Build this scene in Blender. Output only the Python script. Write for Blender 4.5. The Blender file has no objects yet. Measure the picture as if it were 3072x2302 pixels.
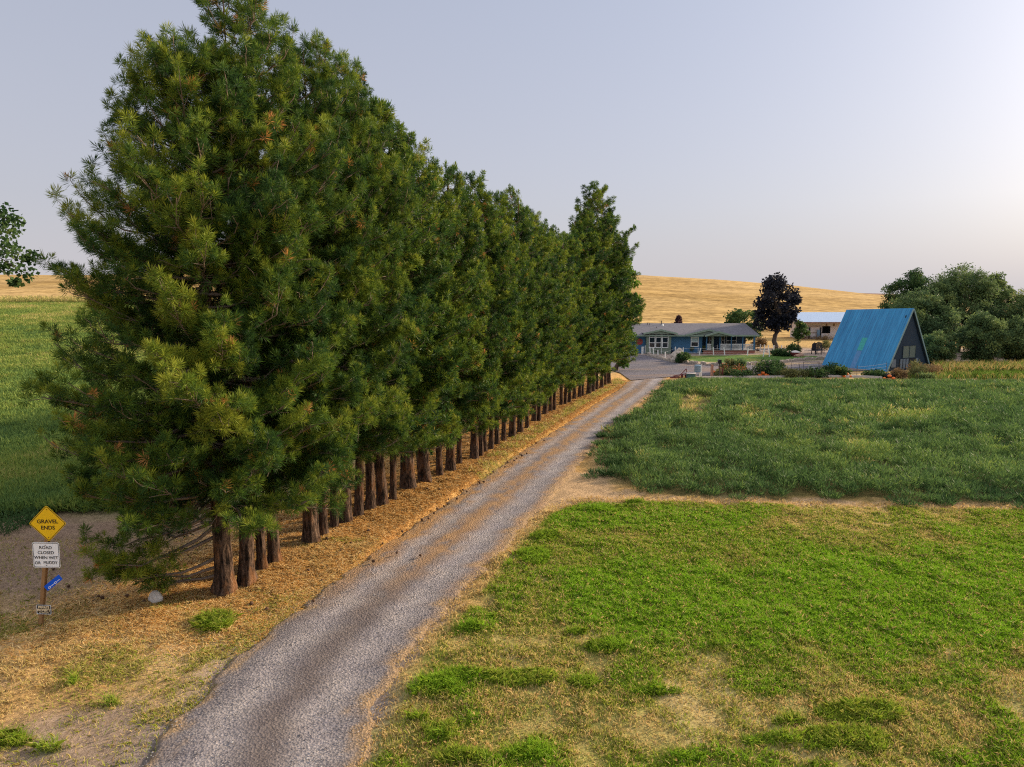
import bpy, bmesh, math, random
import numpy as np
from mathutils import Vector, Matrix

R = math.radians
scene = bpy.context.scene
COL = scene.collection

# ------------------------------------------------------------------ camera
CAM_H, PITCH, FOC = 7.5, R(7.32), 2048.0          # focal length in photo pixels (3072 wide)
cam_d = bpy.data.cameras.new('camera'); cam = bpy.data.objects.new('camera', cam_d); COL.objects.link(cam)
cam.location = (0, 0, CAM_H); cam.rotation_euler = (math.pi/2 - PITCH, 0, 0)
cam_d.sensor_width = 36; cam_d.lens = 36*FOC/3072; cam_d.clip_end = 6000; cam_d.clip_start = .1
scene.camera = cam

# ------------------------------------------------------------------ sky, sun, exposure
SUN_AZ, SUN_EL = R(62), R(19)                     # azimuth from +Y (view direction) towards +X
W = bpy.data.worlds.new('World'); scene.world = W; W.use_nodes = True
wn = W.node_tree; wn.nodes.clear()
def wnode(t, **k):
    n = wn.nodes.new(t)
    for a, v in k.items(): setattr(n, a, v)
    return n
sky = wnode('ShaderNodeTexSky', sky_type='NISHITA', sun_disc=False, sun_elevation=SUN_EL, sun_rotation=SUN_AZ,
            altitude=600, air_density=1.0, dust_density=6.0, ozone_density=2.5)
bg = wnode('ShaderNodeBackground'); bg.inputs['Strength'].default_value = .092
wout = wnode('ShaderNodeOutputWorld')
# smoke in the air: the clear sky in view is veiled by a pale lavender layer
tco = wnode('ShaderNodeTexCoord'); sep = wnode('ShaderNodeSeparateXYZ'); wn.links.new(tco.outputs['Generated'], sep.inputs[0])
def wramp(stops):
    r = wnode('ShaderNodeValToRGB'); el = r.color_ramp.elements
    while len(el) < len(stops): el.new(.5)
    for e, (p, c) in zip(el, stops): e.position = p; e.color = (*c, 1)
    wn.links.new(sep.outputs['Z'], r.inputs[0]); return r.outputs[0]
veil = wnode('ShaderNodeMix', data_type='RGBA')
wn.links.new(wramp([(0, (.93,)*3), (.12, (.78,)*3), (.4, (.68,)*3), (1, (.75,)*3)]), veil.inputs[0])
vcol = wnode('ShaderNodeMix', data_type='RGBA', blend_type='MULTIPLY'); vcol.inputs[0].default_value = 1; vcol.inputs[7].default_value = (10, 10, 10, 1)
wn.links.new(wramp([(0, (.40, .382, .405)), (.10, (.39, .382, .412)), (.38, (.36, .37, .42)), (.45, (.36, .375, .43)), (.62, (.85, .85, .88)), (1, (.9, .9, .92))]), vcol.inputs[6])  # top stops: dome overhead, out of view, brightened as added fill light
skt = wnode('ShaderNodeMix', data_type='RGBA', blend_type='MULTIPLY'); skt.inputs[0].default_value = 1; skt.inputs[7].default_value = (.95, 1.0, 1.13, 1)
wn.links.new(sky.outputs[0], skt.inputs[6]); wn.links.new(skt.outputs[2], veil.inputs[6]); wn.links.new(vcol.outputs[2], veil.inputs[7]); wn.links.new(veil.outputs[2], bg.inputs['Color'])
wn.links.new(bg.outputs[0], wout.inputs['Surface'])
sun_d = bpy.data.lights.new('sun', 'SUN'); sun = bpy.data.objects.new('sun', sun_d); COL.objects.link(sun)
sun_d.energy = 4.6; sun_d.angle = R(5.0); sun_d.color = (1, .80, .56)
sv = Vector((math.sin(SUN_AZ)*math.cos(SUN_EL), math.cos(SUN_AZ)*math.cos(SUN_EL), math.sin(SUN_EL)))
sun.rotation_euler = sv.to_track_quat('Z', 'Y').to_euler()
scene.view_settings.view_transform = 'Standard'; scene.view_settings.look = 'None'
scene.view_settings.exposure = 0.80; scene.view_settings.gamma = 1
scene.cycles.use_denoising = False; scene.cycles.filter_width = 1.15; scene.cycles.max_bounces = 6; scene.cycles.transparent_max_bounces = 8

# ------------------------------------------------------------------ photo pixel -> world
def ray(u, v):
    dx, dy = (u-1536)/FOC, (1151-v)/FOC
    return np.array([dx, math.cos(PITCH)+dy*math.sin(PITCH), -math.sin(PITCH)+dy*math.cos(PITCH)])
def G(u, v, z=0.):                                # ground point seen at photo pixel (u, v)
    d = ray(u, v); t = (CAM_H-z)/-d[2]
    return (d[0]*t, d[1]*t)
def GD(u, v, z=0.): return G(u*3072/2212, v*3072/2212, z)
def V(u, v, D):                                   # point at depth D seen at photo pixel
    d = ray(u, v); t = D/d[1]
    return (d[0]*t, D, CAM_H+d[2]*t)

# ------------------------------------------------------------------ noise
def _h(ix, iy, s):
    a = (ix.astype(np.int64)*374761393 + iy.astype(np.int64)*668265263 + s*1442695041) & 0xffffffff
    a = ((a ^ (a >> 13))*1274126177) & 0xffffffff
    a = ((a ^ (a >> 16))*2246822519) & 0xffffffff
    return ((a ^ (a >> 15)) & 0xffffff)/float(0xffffff)
def vn(x, y, s=0):
    x = np.asarray(x, float); y = np.asarray(y, float)
    ix, iy = np.floor(x), np.floor(y); fx, fy = x-ix, y-iy
    fx = fx*fx*(3-2*fx); fy = fy*fy*(3-2*fy)
    a = _h(ix, iy, s)*(1-fx)+_h(ix+1, iy, s)*fx; b = _h(ix, iy+1, s)*(1-fx)+_h(ix+1, iy+1, s)*fx
    return a*(1-fy)+b*fy
def fbm(x, y, s=0, o=4, g=.5):
    t = 0; a = 1; n = 0
    for i in range(o):
        t = t+a*vn(np.asarray(x)*2**i, np.asarray(y)*2**i, s+i*17); n += a; a *= g
    return t/n
def sst(a, b, x):
    t = np.clip((np.asarray(x, float)-a)/(b-a), 0, 1); return t*t*(3-2*t)
def sdf(x, y, poly):                              # signed distance, negative inside
    x = np.asarray(x, float); y = np.asarray(y, float)
    d = np.full(x.shape, 1e9); ins = np.zeros(x.shape, bool); n = len(poly)
    for i in range(n):
        x0, y0 = poly[i]; x1, y1 = poly[(i+1) % n]
        ex, ey = x1-x0, y1-y0; t = np.clip(((x-x0)*ex+(y-y0)*ey)/(ex*ex+ey*ey+1e-12), 0, 1)
        d = np.minimum(d, np.hypot(x-x0-t*ex, y-y0-t*ey))
        c = ((y0 > y) != (y1 > y)); xi = ex*(y-y0)/(ey if abs(ey) > 1e-12 else 1e-12)+x0
        ins ^= c & (x < xi)
    return np.where(ins, -d, d)

# ------------------------------------------------------------------ mesh helpers
def raw_mesh(name, verts, faces, mats, fattr=None, vcol=None, midx=None, smooth=False):
    me = bpy.data.meshes.new(name)
    v = np.asarray(verts, np.float32); f = np.asarray(faces, np.int32); k = f.shape[1]
    me.vertices.add(len(v)); me.vertices.foreach_set('co', v.ravel())
    me.loops.add(f.size); me.loops.foreach_set('vertex_index', f.ravel())
    me.polygons.add(len(f)); me.polygons.foreach_set('loop_start', np.arange(0, f.size, k, dtype=np.int32))
    if smooth: me.polygons.foreach_set('use_smooth', np.ones(len(f), bool))
    if not isinstance(mats, (list, tuple)): mats = [mats]
    for m in mats: me.materials.append(m)
    if midx is not None: me.polygons.foreach_set('material_index', np.asarray(midx, np.int32))
    for nm, a in (fattr or {}).items():
        at = me.attributes.new(nm, 'FLOAT', 'FACE'); at.data.foreach_set('value', np.asarray(a, np.float32))
    if vcol is not None:
        at = me.attributes.new('tone', 'FLOAT_COLOR', 'POINT')
        c = np.ones((len(v), 4), np.float32); c[:, :vcol.shape[1]] = vcol; at.data.foreach_set('color', c.ravel())
    me.update(calc_edges=True)
    return me
def link(name, me, parent=None, loc=(0, 0, 0)):
    o = bpy.data.objects.new(name, me); COL.objects.link(o); o.location = loc
    if parent is not None: o.parent = parent
    return o
def tag(o, label=None, cat=None, group=None, kind=None):
    if label: o['label'] = label
    if cat: o['category'] = cat
    if group: o['group'] = group
    if kind: o['kind'] = kind
    return o
def thing(name, label, cat, loc=(0, 0, 0), rz=0, group=None):
    o = bpy.data.objects.new(name, None); COL.objects.link(o); o.location = loc; o.rotation_euler = (0, 0, rz)
    o.empty_display_size = .2
    return tag(o, label, cat, group)

class MB:                                         # collects quads/tris, builds ONE mesh object
    def __init__(s): s.v = []; s.f = []; s.m = []
    def add(s, vs, fs, m=0):
        b = len(s.v); s.v += [tuple(p) for p in vs]
        for f in fs: s.f.append([b+i for i in f]); s.m.append(m)
        return s
    def box(s, x0, x1, y0, y1, z0, z1, m=0, M=None):
        p = [(x, y, z) for z in (z0, z1) for y in (y0, y1) for x in (x0, x1)]
        if M is not None: p = [M @ Vector(q) for q in p]
        return s.add(p, [(0, 2, 3, 1), (4, 5, 7, 6), (0, 1, 5, 4), (1, 3, 7, 5), (3, 2, 6, 7), (2, 0, 4, 6)], m)
    def tube(s, pts, rad, n=6, m=0, cap=True):
        pts = [Vector(p) for p in pts]; rad = rad if isinstance(rad, (list, tuple)) else [rad]*len(pts)
        b = len(s.v); up = Vector((.31, .17, .93))
        for i, p in enumerate(pts):
            d = (pts[min(i+1, len(pts)-1)]-pts[max(i-1, 0)]).normalized()
            a = d.cross(up if abs(d.dot(up)) < .95 else Vector((1, 0, 0))).normalized(); c = d.cross(a)
            for k in range(n):
                t = 2*math.pi*k/n; s.v.append(tuple(p+(a*math.cos(t)+c*math.sin(t))*rad[i]))
        for i in range(len(pts)-1):
            for k in range(n):
                s.f.append([b+i*n+k, b+i*n+(k+1) % n, b+(i+1)*n+(k+1) % n, b+(i+1)*n+k]); s.m.append(m)
        if cap:
            s.f.append([b+k for k in range(n)][::-1]); s.m.append(m)
            e = b+(len(pts)-1)*n; s.f.append([e+k for k in range(n)]); s.m.append(m)
        return s
    def prism(s, poly, d0, d1, axis='y', m=0):    # polygon in the plane across an axis, extruded along it
        n = len(poly)
        f = {'y': lambda p, d: (p[0], d, p[1]), 'x': lambda p, d: (d, p[0], p[1]), 'z': lambda p, d: (p[0], p[1], d)}[axis]
        return s.add([f(p, d0) for p in poly]+[f(p, d1) for p in poly],
                     [list(range(n))[::-1], list(range(n, 2*n))]+[(i, (i+1) % n, n+(i+1) % n, n+i) for i in range(n)], m)
    def build(s, name, mats, parent=None, loc=(0, 0, 0), smooth=False, bevel=0):
        me = bpy.data.meshes.new(name); me.from_pydata(s.v, [], s.f)
        for m in (mats if isinstance(mats, (list, tuple)) else [mats]): me.materials.append(m)
        me.polygons.foreach_set('material_index', np.array(s.m, np.int32))
        bm = bmesh.new(); bm.from_mesh(me); bmesh.ops.recalc_face_normals(bm, faces=bm.faces)
        if bevel: bmesh.ops.bevel(bm, geom=[e for e in bm.edges if e.calc_face_angle(0) > .6], offset=bevel, segments=2, affect='EDGES')
        bm.to_mesh(me); bm.free()
        if smooth: me.polygons.foreach_set('use_smooth', np.ones(len(me.polygons), bool))
        me.update()
        return link(name, me, parent, loc)

# ------------------------------------------------------------------ materials
def mat(name):
    m = bpy.data.materials.new(name); m.use_nodes = True; nt = m.node_tree
    return m, nt, nt.nodes['Principled BSDF']
def nn(nt, t, **k):
    n = nt.nodes.new(t)
    for a, v in k.items(): setattr(n, a, v)
    return n
def noise(nt, scale, detail=4, rough=.55, coord='Object', stretch=None, dist=0):
    tc = nn(nt, 'ShaderNodeTexCoord'); mp = nn(nt, 'ShaderNodeMapping')
    if stretch: mp.inputs['Scale'].default_value = stretch
    n = nn(nt, 'ShaderNodeTexNoise'); n.inputs['Scale'].default_value = scale; n.inputs['Detail'].default_value = detail
    n.inputs['Roughness'].default_value = rough; n.inputs['Distortion'].default_value = dist
    nt.links.new(tc.outputs[coord], mp.inputs[0]); nt.links.new(mp.outputs[0], n.inputs['Vector'])
    return n.outputs['Fac']
def ramp(nt, fac, stops):
    r = nn(nt, 'ShaderNodeValToRGB'); el = r.color_ramp.elements
    while len(el) < len(stops): el.new(.5)
    for e, (p, c) in zip(el, stops): e.position = p; e.color = (*c, 1)
    nt.links.new(fac, r.inputs[0]); return r.outputs[0]
def mix(nt, a, b, fac, blend='MIX'):
    m = nn(nt, 'ShaderNodeMix', data_type='RGBA', blend_type=blend)
    for i, x in ((6, a), (7, b), (0, fac)):
        if isinstance(x, (tuple, list)): m.inputs[i].default_value = (*x, 1) if len(x) == 3 else x
        elif isinstance(x, (int, float)): m.inputs[i].default_value = x
        else: nt.links.new(x, m.inputs[i])
    return m.outputs[2]
def math_n(nt, op, a, b=0.):
    m = nn(nt, 'ShaderNodeMath', operation=op)
    for i, x in ((0, a), (1, b)):
        if isinstance(x, (int, float)): m.inputs[i].default_value = x
        else: nt.links.new(x, m.inputs[i])
    return m.outputs[0]
def bump(nt, p, h, strength=.5, dist=.02):
    b = nn(nt, 'ShaderNodeBump'); b.inputs['Strength'].default_value = strength; b.inputs['Distance'].default_value = dist
    nt.links.new(h, b.inputs['Height']); nt.links.new(b.outputs[0], p.inputs['Normal'])
def plain(name, c, rough=.6, var=.25, scale=6, metal=0, bmp=.1, stretch=None, spec=.3):
    m, nt, p = mat(name); n = noise(nt, scale, 5, .6, stretch=stretch)
    c2 = tuple(x*(1-var) for x in c); c1 = tuple(min(1, x*(1+var)) for x in c)
    nt.links.new(ramp(nt, n, [(.25, c2), (.75, c1)]), p.inputs['Base Color'])
    p.inputs['Roughness'].default_value = rough; p.inputs['Metallic'].default_value = metal
    p.inputs['Specular IOR Level'].default_value = spec
    if bmp: bump(nt, p, n, bmp)
    return m
def leaf_mat(name, stops, trans=.35, rough=.55, attr='tint', obj_var=.12, spec=.12):
    m, nt, p = mat(name); a = nn(nt, 'ShaderNodeAttribute', attribute_name=attr)
    oi = nn(nt, 'ShaderNodeObjectInfo')
    f = math_n(nt, 'ADD', a.outputs['Fac'], math_n(nt, 'MULTIPLY', math_n(nt, 'SUBTRACT', oi.outputs['Random'], .5), obj_var))
    c = ramp(nt, f, stops)
    nt.links.new(c, p.inputs['Base Color']); p.inputs['Roughness'].default_value = rough
    p.inputs['Specular IOR Level'].default_value = spec
    t = nn(nt, 'ShaderNodeBsdfTranslucent'); nt.links.new(c, t.inputs['Color'])
    s = nn(nt, 'ShaderNodeMixShader'); s.inputs[0].default_value = trans
    out = nt.nodes['Material Output']
    nt.links.new(p.outputs[0], s.inputs[1]); nt.links.new(t.outputs[0], s.inputs[2]); nt.links.new(s.outputs[0], out.inputs['Surface'])
    return m

# ------------------------------------------------------------------ layout shared by ground and planting
def poly_d(pts): return [GD(*p) for p in pts]     # outline given in the 2212-wide view
ROAD_L = poly_d([(230,1760),(310,1658),(425,1520),(525,1412),(620,1345),(690,1285),(790,1210),(905,1130),(1000,1065),(1100,995),(1200,932),(1290,872),(1345,838),(1362,822)])
ROAD_R = poly_d([(750,1760),(765,1658),(775,1590),(805,1520),(845,1440),(905,1370),(985,1280),(1060,1205),(1130,1130),(1195,1060),(1245,1000),(1295,950),(1340,905),(1380,870),(1412,845),(1440,815)])
ROAD_L = [(-11.6, -9.), (-8.2, 1.5), (-6.0, 6.5)]+ROAD_L[1:]; ROAD_R = [(-8.2, -9.), (-4.9, 1.5), (-2.9, 6.5)]+ROAD_R[1:]   # on past the camera
ROAD_POLY = ROAD_L+ROAD_R[::-1]
YARD_POLY = poly_d([(1362,822),(1340,806),(1300,795),(1240,790),(1240,766),(1395,768),(1440,776),(1530,789),(1650,790),(1800,785),(1900,783),(1900,800),(1560,812),(1480,812),(1440,815)])
LAWN_POLY = [(-7.2, -9), (-3.9, 1.5), (-2.2, 6.5)]+poly_d([(800,1658),(850,1530),(950,1390),(1040,1280),(1110,1195),(1190,1110),(1260,1086),(1500,1086),(2212,1104),(3200,1125)])+[(40, 15), (30, -9)]
DIRT_POLY = poly_d([(1180,1085),(1235,1015),(1300,1020),(1330,1060),(1400,1072),(1700,1080),(2212,1094),(3000,1105),(3000,1130),(2212,1106),(1700,1094),(1400,1088),(1200,1098)])
CROP_POLY = poly_d([(1292,965),(1340,915),(1400,880),(1430,850),(1440,828),(1480,824),(1700,824),(2000,826),(2212,826),(2900,832),(3000,1108),(2212,1092),(1900,1086),(1700,1078),(1500,1072),(1380,1062),(1318,1035)])
HLAWN_POLY = poly_d([(1465,769),(1560,768),(1660,766),(1780,770),(1786,778),(1650,782),(1560,784),(1480,780)])
EGRASS_POLY = poly_d([(1010,1030),(1095,965),(1200,905),(1290,850),(1335,818),(1350,826),(1320,845),(1230,900),(1130,970),(1040,1040)])
ROW_A, ROW_B = np.array(G(676, 1773)), np.array(G(1826.6, 1151.7))
def row_x(y): return ROW_A[0]+(ROW_B[0]-ROW_A[0])*(np.asarray(y)-ROW_A[1])/(ROW_B[1]-ROW_A[1])
LUSH = [(1730,1290,520,110,1.),(1380,1120,260,40,.9),(1950,1350,260,90,1.),(1500,1190,330,60,.6),(2150,1250,250,120,1.),(1600,1230,300,70,.8)]
CLUMPS = [(930,1490,75,24),(1000,1465,40,14),(1125,1470,80,24),(1265,1476,38,11),(1310,1403,55,14),(1790,1603,130,28),(1860,1545,95,22),(1700,1600,110,20),
          (950,1585,45,18),(1140,1628,55,18),(1010,1640,70,20),(470,1348,45,22),(905,1555,25,9),(1240,1370,26,8),(1560,1395,30,9),(1010,1360,30,10),
          (1040,1240,30,18),(1090,1210,40,16),(1150,1205,40,18),(1180,1160,40,14),(1300,1105,30,8),(1370,1085,22,7),(100,1615,30,10),(20,1600,60,14),(160,1480,12,5),
          (240,1520,18,6),(1700,1560,40,10),(1420,1500,60,9),(1490,1640,40,10)]
def ellipse_w(u, v, U, Vv, ru, rv): return ((u-U)/ru)**2+((v-Vv)/rv)**2
def to_px(x, y, z=0.):                            # world -> 2212-wide view, only used to lay the mown and lush patches out
    x = np.asarray(x, float); y = np.maximum(np.asarray(y, float), 3.)
    zc = y*math.cos(PITCH)-(z-CAM_H)*math.sin(PITCH); yc = y*math.sin(PITCH)+(z-CAM_H)*math.cos(PITCH)
    return (1536+FOC*x/zc)*2212/3072, (1151-FOC*yc/zc)*2212/3072
def gz(x, y):                                     # terrain height
    x = np.asarray(x, float); y = np.asarray(y, float)
    d = row_x(y)-x
    z = 6.3*sst(26, 104, y)*sst(3, 34, d)*(1-.75*sst(104, 190, y))
    return z
def lush_f(x, y):
    u, v = to_px(x, y); n = fbm(x*.45, y*.45, 5, 5, .6); w = np.zeros(np.shape(u))
    for U, Vv, ru, rv, s in LUSH: w = np.maximum(w, s*(1-sst(.25, 1.75, ellipse_w(u, v, U, Vv, ru, rv)+(n-.5)*3.2)))
    return np.maximum(w, np.where(y < 17, .62, .42)*sst(.49, .63, fbm(x*.8, y*.8, 15, 4)))
def clump_f(x, y):
    u, v = to_px(x, y); n = fbm(x*1.5, y*1.5, 9, 3); w = np.zeros(np.shape(u))
    for U, Vv, ru, rv in CLUMPS: w = np.maximum(w, 1-sst(.25, 1.45, ellipse_w(u, v, U, Vv, ru, rv)+(n-.5)*1.8))
    return w

# ================================================================== GROUND
def spaced(a, segs):
    out = [a]
    for end, step in segs:
        n = max(1, int(round((end-out[-1])/step))); out += list(np.linspace(out[-1], end, n+1)[1:])
    return np.array(out)
xs = spaced(-1800, [(-300, 250), (-120, 30), (-40, 4), (-14, .5), (30, .2), (48, .4), (80, 2), (140, 10), (300, 30), (1800, 250)])
ys = spaced(-60, [(0, 10), (6, 1), (34, .18), (62, .35), (100, .7), (140, 4), (300, 20), (1900, 200)])
def ground_col(x, y):
    n1 = fbm(x*.35, y*.35, 1); n2 = fbm(x*1.7, y*1.7, 2); n3 = fbm(x*5, y*5, 3, 3)
    wx, wy = x+(n2-.5)*1.2, y+(n2-.5)*1.6
    def L(a, b, t): return a+(np.array(b)-a)*np.asarray(t)[..., None]
    c = np.zeros(x.shape+(3,))+np.array((.50, .32, .125))
    c = L(c, (.62, .46, .26), sst(.35, .7, n1)*.8)
    c = L(c, (.25, .16, .09), sst(.55, .75, n2)*.45)
    # straw of the pine verge
    d = row_x(y)-x; vg = sst(-7, -3.5, d)*(1-sst(.8, 4, d+(n1-.5)*3))*sst(14.5, 17.5, y+(n2-.5)*3+d*.12)*(1-sst(62, 66, y))
    c = L(c, (.60, .36, .12), vg*.9); c = L(c, (.33, .15, .045), vg*sst(.45, .75, n2)*.6)
    # bare purple-brown earth west of the pines
    be = sst(1.5, 5, d)*(1-sst(24.5, 27, y+(n1-.5)*5))*sst(13, 17, y+(n2-.5)*4)
    c = L(c, (.24, .165, .135), be*.85); c = L(c, (.36, .27, .17), be*sst(.5, .8, n2)*.5)
    # shoulder earth at the near left
    u, v = to_px(x, y); sh = (1-sst(.5, 1.3, ellipse_w(u, v, 200, 1640, 260, 130)+(n2-.5)))
    c = L(c, (.30, .235, .20), sh*.8)
    gv = (1-sst(0, .9, sdf(wx, wy, ROAD_POLY)+(n2-.5)*.9))*(1-sst(13, 18, y)); c = L(c, (.22, .19, .19), gv*.9)
    # green field on the rising ground to the west
    fl = sst(3, 8, d+(n1-.5)*5)*sst(21.5, 25, y+(n1-.5)*5)*(1-sst(100, 104, y+(n1-.5)*4))
    c = L(c, (.20, .25, .075), fl*.95); c = L(c, (.32, .27, .10), fl*sst(.55, .75, n2)*.5)
    # meadow right of the drive
    lw = 1-sst(-.25, .35, sdf(wx, wy, LAWN_POLY)); lu = lush_f(x, y); cl = clump_f(x, y)
    c = L(c, (.36, .31, .11), lw*.9)
    c = L(c, (.185, .22, .036), lw*sst(.26, .52, n1*.45+n2*.55+.22*lu)*.85)
    c = L(c, (.17, .27, .018), lw*lu*.75); c = L(c, (.07, .14, .015), cl*.7)
    dr = sst(.53, .68, fbm(x*.8+y*.3, y*.22-x*.1, 21))*lw*(1-lu)
    c = L(c, (.50, .38, .19), dr*.6)
    # pale earth headland and the crop
    c = L(c, (.46, .32, .19), (1-sst(-.2, .25, sdf(wx, wy, DIRT_POLY)))*.95)
    c = L(c, (.10, .10, .035), (1-sst(-.6, .4, sdf(wx, wy, CROP_POLY)))*.85)
    # verge turf and house lawn
    c = L(c, (.20, .22, .05), (1-sst(-.3, .6, sdf(wx, wy, EGRASS_POLY)))*sst(.3, .55, n2)*.8)
    hl = 1-sst(-.3, .3, sdf(x, y, HLAWN_POLY)); c = L(c, (.075, .15, .03), hl); c = L(c, (.22, .22, .06), hl*sst(.5, .7, n1)*.6)
    # beyond the yard: grey gravel, then dry grass and stubble
    far = sst(74, 78, y)*sst(10, 14, x)*(1-hl); c = L(c, (.27, .225, .225), far*.85*sst(.25, .6, n1+.15))
    dry = sst(97, 102, y+(n1-.5)*8)*sst(-10, 5, x-row_x(y)); c = L(c, (.45, .30, .11), dry); c = L(c, (.30, .17, .07), dry*sst(.5, .7, n2)*.6)
    st = sst(100, 108, y); c = L(c, (.50, .31, .09), st*(1-dry)*.9)
    return np.clip(c*(.82+.36*n3)[..., None], 0, 1)
def mat_ground():
    m, nt, p = mat('ground_cover'); a = nn(nt, 'ShaderNodeAttribute', attribute_name='tone')
    n1 = noise(nt, 14, 6, .7); n2 = noise(nt, 60, 4, .7); n3 = noise(nt, 9, 4, .6, stretch=(4, .6, 1), dist=1.2)
    c = mix(nt, a.outputs['Color'], ramp(nt, n1, [(.3, (.38, .36, .34)), (.7, (1.5, 1.5, 1.5))]), .75, 'MULTIPLY')
    c = mix(nt, c, ramp(nt, n2, [(.3, (.5, .48, .45)), (.7, (1.4, 1.4, 1.4))]), .7, 'MULTIPLY')
    c = mix(nt, c, ramp(nt, n3, [(.35, (.7, .66, .6)), (.65, (1.25, 1.25, 1.25))]), .6, 'MULTIPLY')
    nt.links.new(c, p.inputs['Base Color']); p.inputs['Roughness'].default_value = .95; p.inputs['Specular IOR Level'].default_value = .1
    bump(nt, p, math_n(nt, 'ADD', n1, n2), .8, .05)
    return m
def grid_mesh(name, xs, ys, zf, m, cf=None):
    X, Y = np.meshgrid(xs, ys); Z = zf(X, Y); nx, ny = len(xs), len(ys)
    i = np.arange((ny-1)*nx).reshape(ny-1, nx)[:, :-1].ravel()
    f = np.stack([i, i+1, i+1+nx, i+nx], 1)
    return raw_mesh(name, np.stack([X, Y, Z], -1).reshape(-1, 3), f, m, vcol=None if cf is None else cf(X, Y).reshape(-1, 3), smooth=True)
def ground_z(x, y):
    dr = np.minimum(sdf(x, y, ROAD_POLY), sdf(x, y, YARD_POLY)); near = (y > 5) & (y < 66)
    rough = (fbm(x*1.3, y*1.3, 31)-.5)*.16+(fbm(x*4.5, y*4.5, 33, 2)-.5)*.05
    off = sst(0, .5, dr); left = (x < row_x(y)+9) & (sdf(x, y, ROAD_L+[(-80, 70), (-80, 0)]) < 0)
    bank = np.where(left, .20*sst(0, .20, dr)*sst(16, 20, y)*(1-sst(50, 58, y)), 0)
    return gz(x, y)+np.where(y < 120, off*rough*np.where(near, 1, .6), 0)+bank-.05*(1-off)
M_GROUND = mat_ground()
tag(link('ground', grid_mesh('ground', xs, ys, ground_z, M_GROUND, ground_col)), 'dry straw and grass ground under the trees and fields', 'ground', kind='structure')

# ------------------------------------------------------------------ driveway and gravel yard
def resample(pl, n):
    pl = np.array(pl); s = np.r_[0, np.cumsum(np.hypot(*np.diff(pl, axis=0).T))]; t = np.linspace(0, s[-1], n)
    return np.stack([np.interp(t, s, pl[:, 0]), np.interp(t, s, pl[:, 1])], 1)
def smooth_pl(p, k=15):
    q = np.pad(p, ((k, k), (0, 0)), 'edge')
    return np.stack([np.convolve(q[:, i], np.ones(2*k+1)/(2*k+1), 'valid') for i in (0, 1)], 1)
def mat_gravel(name):
    m, nt, p = mat(name); a = nn(nt, 'ShaderNodeAttribute', attribute_name='tone')
    n1 = noise(nt, 26, 6, .75); n2 = noise(nt, 85, 3, .7); n3 = noise(nt, 1.1, 4, .6)
    vo = nn(nt, 'ShaderNodeTexVoronoi'); vo.inputs['Scale'].default_value = 22
    tc = nn(nt, 'ShaderNodeTexCoord'); nt.links.new(tc.outputs['Object'], vo.inputs['Vector'])
    sp = nn(nt, 'ShaderNodeSeparateColor'); nt.links.new(vo.outputs['Color'], sp.inputs[0])
    c = mix(nt, a.outputs['Color'], ramp(nt, n1, [(.3, (.62, .6, .6)), (.7, (1.3, 1.3, 1.3))]), .7, 'MULTIPLY')
    c = mix(nt, c, ramp(nt, sp.outputs[0], [(0, (.6, .6, .61)), (.55, (1.0, 1.0, 1.0)), (1, (1.4, 1.38, 1.36))]), .5, 'MULTIPLY')
    c = mix(nt, c, ramp(nt, n2, [(.3, (.6, .6, .6)), (.7, (1.3, 1.3, 1.3))]), .6, 'MULTIPLY')
    c = mix(nt, c, ramp(nt, n3, [(.35, (.86, .85, .9)), (.65, (1.1, 1.08, 1.05))]), .8, 'MULTIPLY')
    nt.links.new(c, p.inputs['Base Color']); p.inputs['Roughness'].default_value = .9; p.inputs['Specular IOR Level'].default_value = .15
    bump(nt, p, math_n(nt, 'ADD', n1, vo.outputs['Distance']), .9, .04)
    return m
M_GRAVEL = mat_gravel('driveway_gravel')
NL, NW = 620, 44
rl, rr = smooth_pl(resample(ROAD_L, NL)), smooth_pl(resample(ROAD_R, NL))
tt = np.linspace(-.04, 1.04, NW)
ragL = (fbm(rl[:, 1]*2.3, rl[:, 0]*.3, 41)-.5)*.20; ragR = (fbm(rr[:, 1]*2.5, rr[:, 0]*.3, 43)-.5)*.20
T = tt[None]+(ragL[:, None]*(1-tt)[None]+ragR[:, None]*tt[None])
RX = rl[:, :1]+(rr-rl)[:, :1]*T; RY = rl[:, 1:]+(rr-rl)[:, 1:]*T
edge = np.minimum(tt+.04, 1.04-tt)[None]
RZ = .018+.03*sst(0, .3, edge)-.03*np.exp(-((tt-.28)/.1)**2)[None]-.03*np.exp(-((tt-.74)/.1)**2)[None]+(fbm(RX*2, RY*2, 45)-.5)*.035
RZ = np.where((tt[None] <= -.035) | (tt[None] >= 1.035), -.06, RZ)
def L3(a, b, t): return a+(np.array(b)-a)*np.clip(t, 0, 1)[..., None]
n1 = fbm(RX*.9, RY*.9, 46); n2 = fbm(RX*4, RY*2, 47)
rc = np.zeros(RX.shape+(3,))+np.array((.185, .168, .172))
trk = np.exp(-((tt-.27)/.12)**2)+np.exp(-((tt-.75)/.13)**2)
rc = L3(rc, (.33, .305, .31), trk[None]*(.45+.7*n1))
lit = sst(14, 20, RY)*(1-.5*sst(48, 58, RY))                      # needles shed by the pines, with distance from the mown near end
mid = np.exp(-((tt-.5)/.13)**2)+1.35*np.exp(-((tt-.04)/.16)**2)+.8*np.exp(-((tt-.98)/.07)**2)
rc = L3(rc, (.40, .235, .10), lit*np.minimum(1.15, mid)[None]*sst(.22, .55, n2)*.85)
rc = L3(rc, (.135, .108, .095), (1-lit*.75)*np.exp(-((tt-.52)/.12)**2)[None]*.65)
rc = L3(rc, (.33, .225, .12), sst(.13, .0, edge+(n2-.5)*.22)*np.ones_like(RX)*.9)
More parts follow.
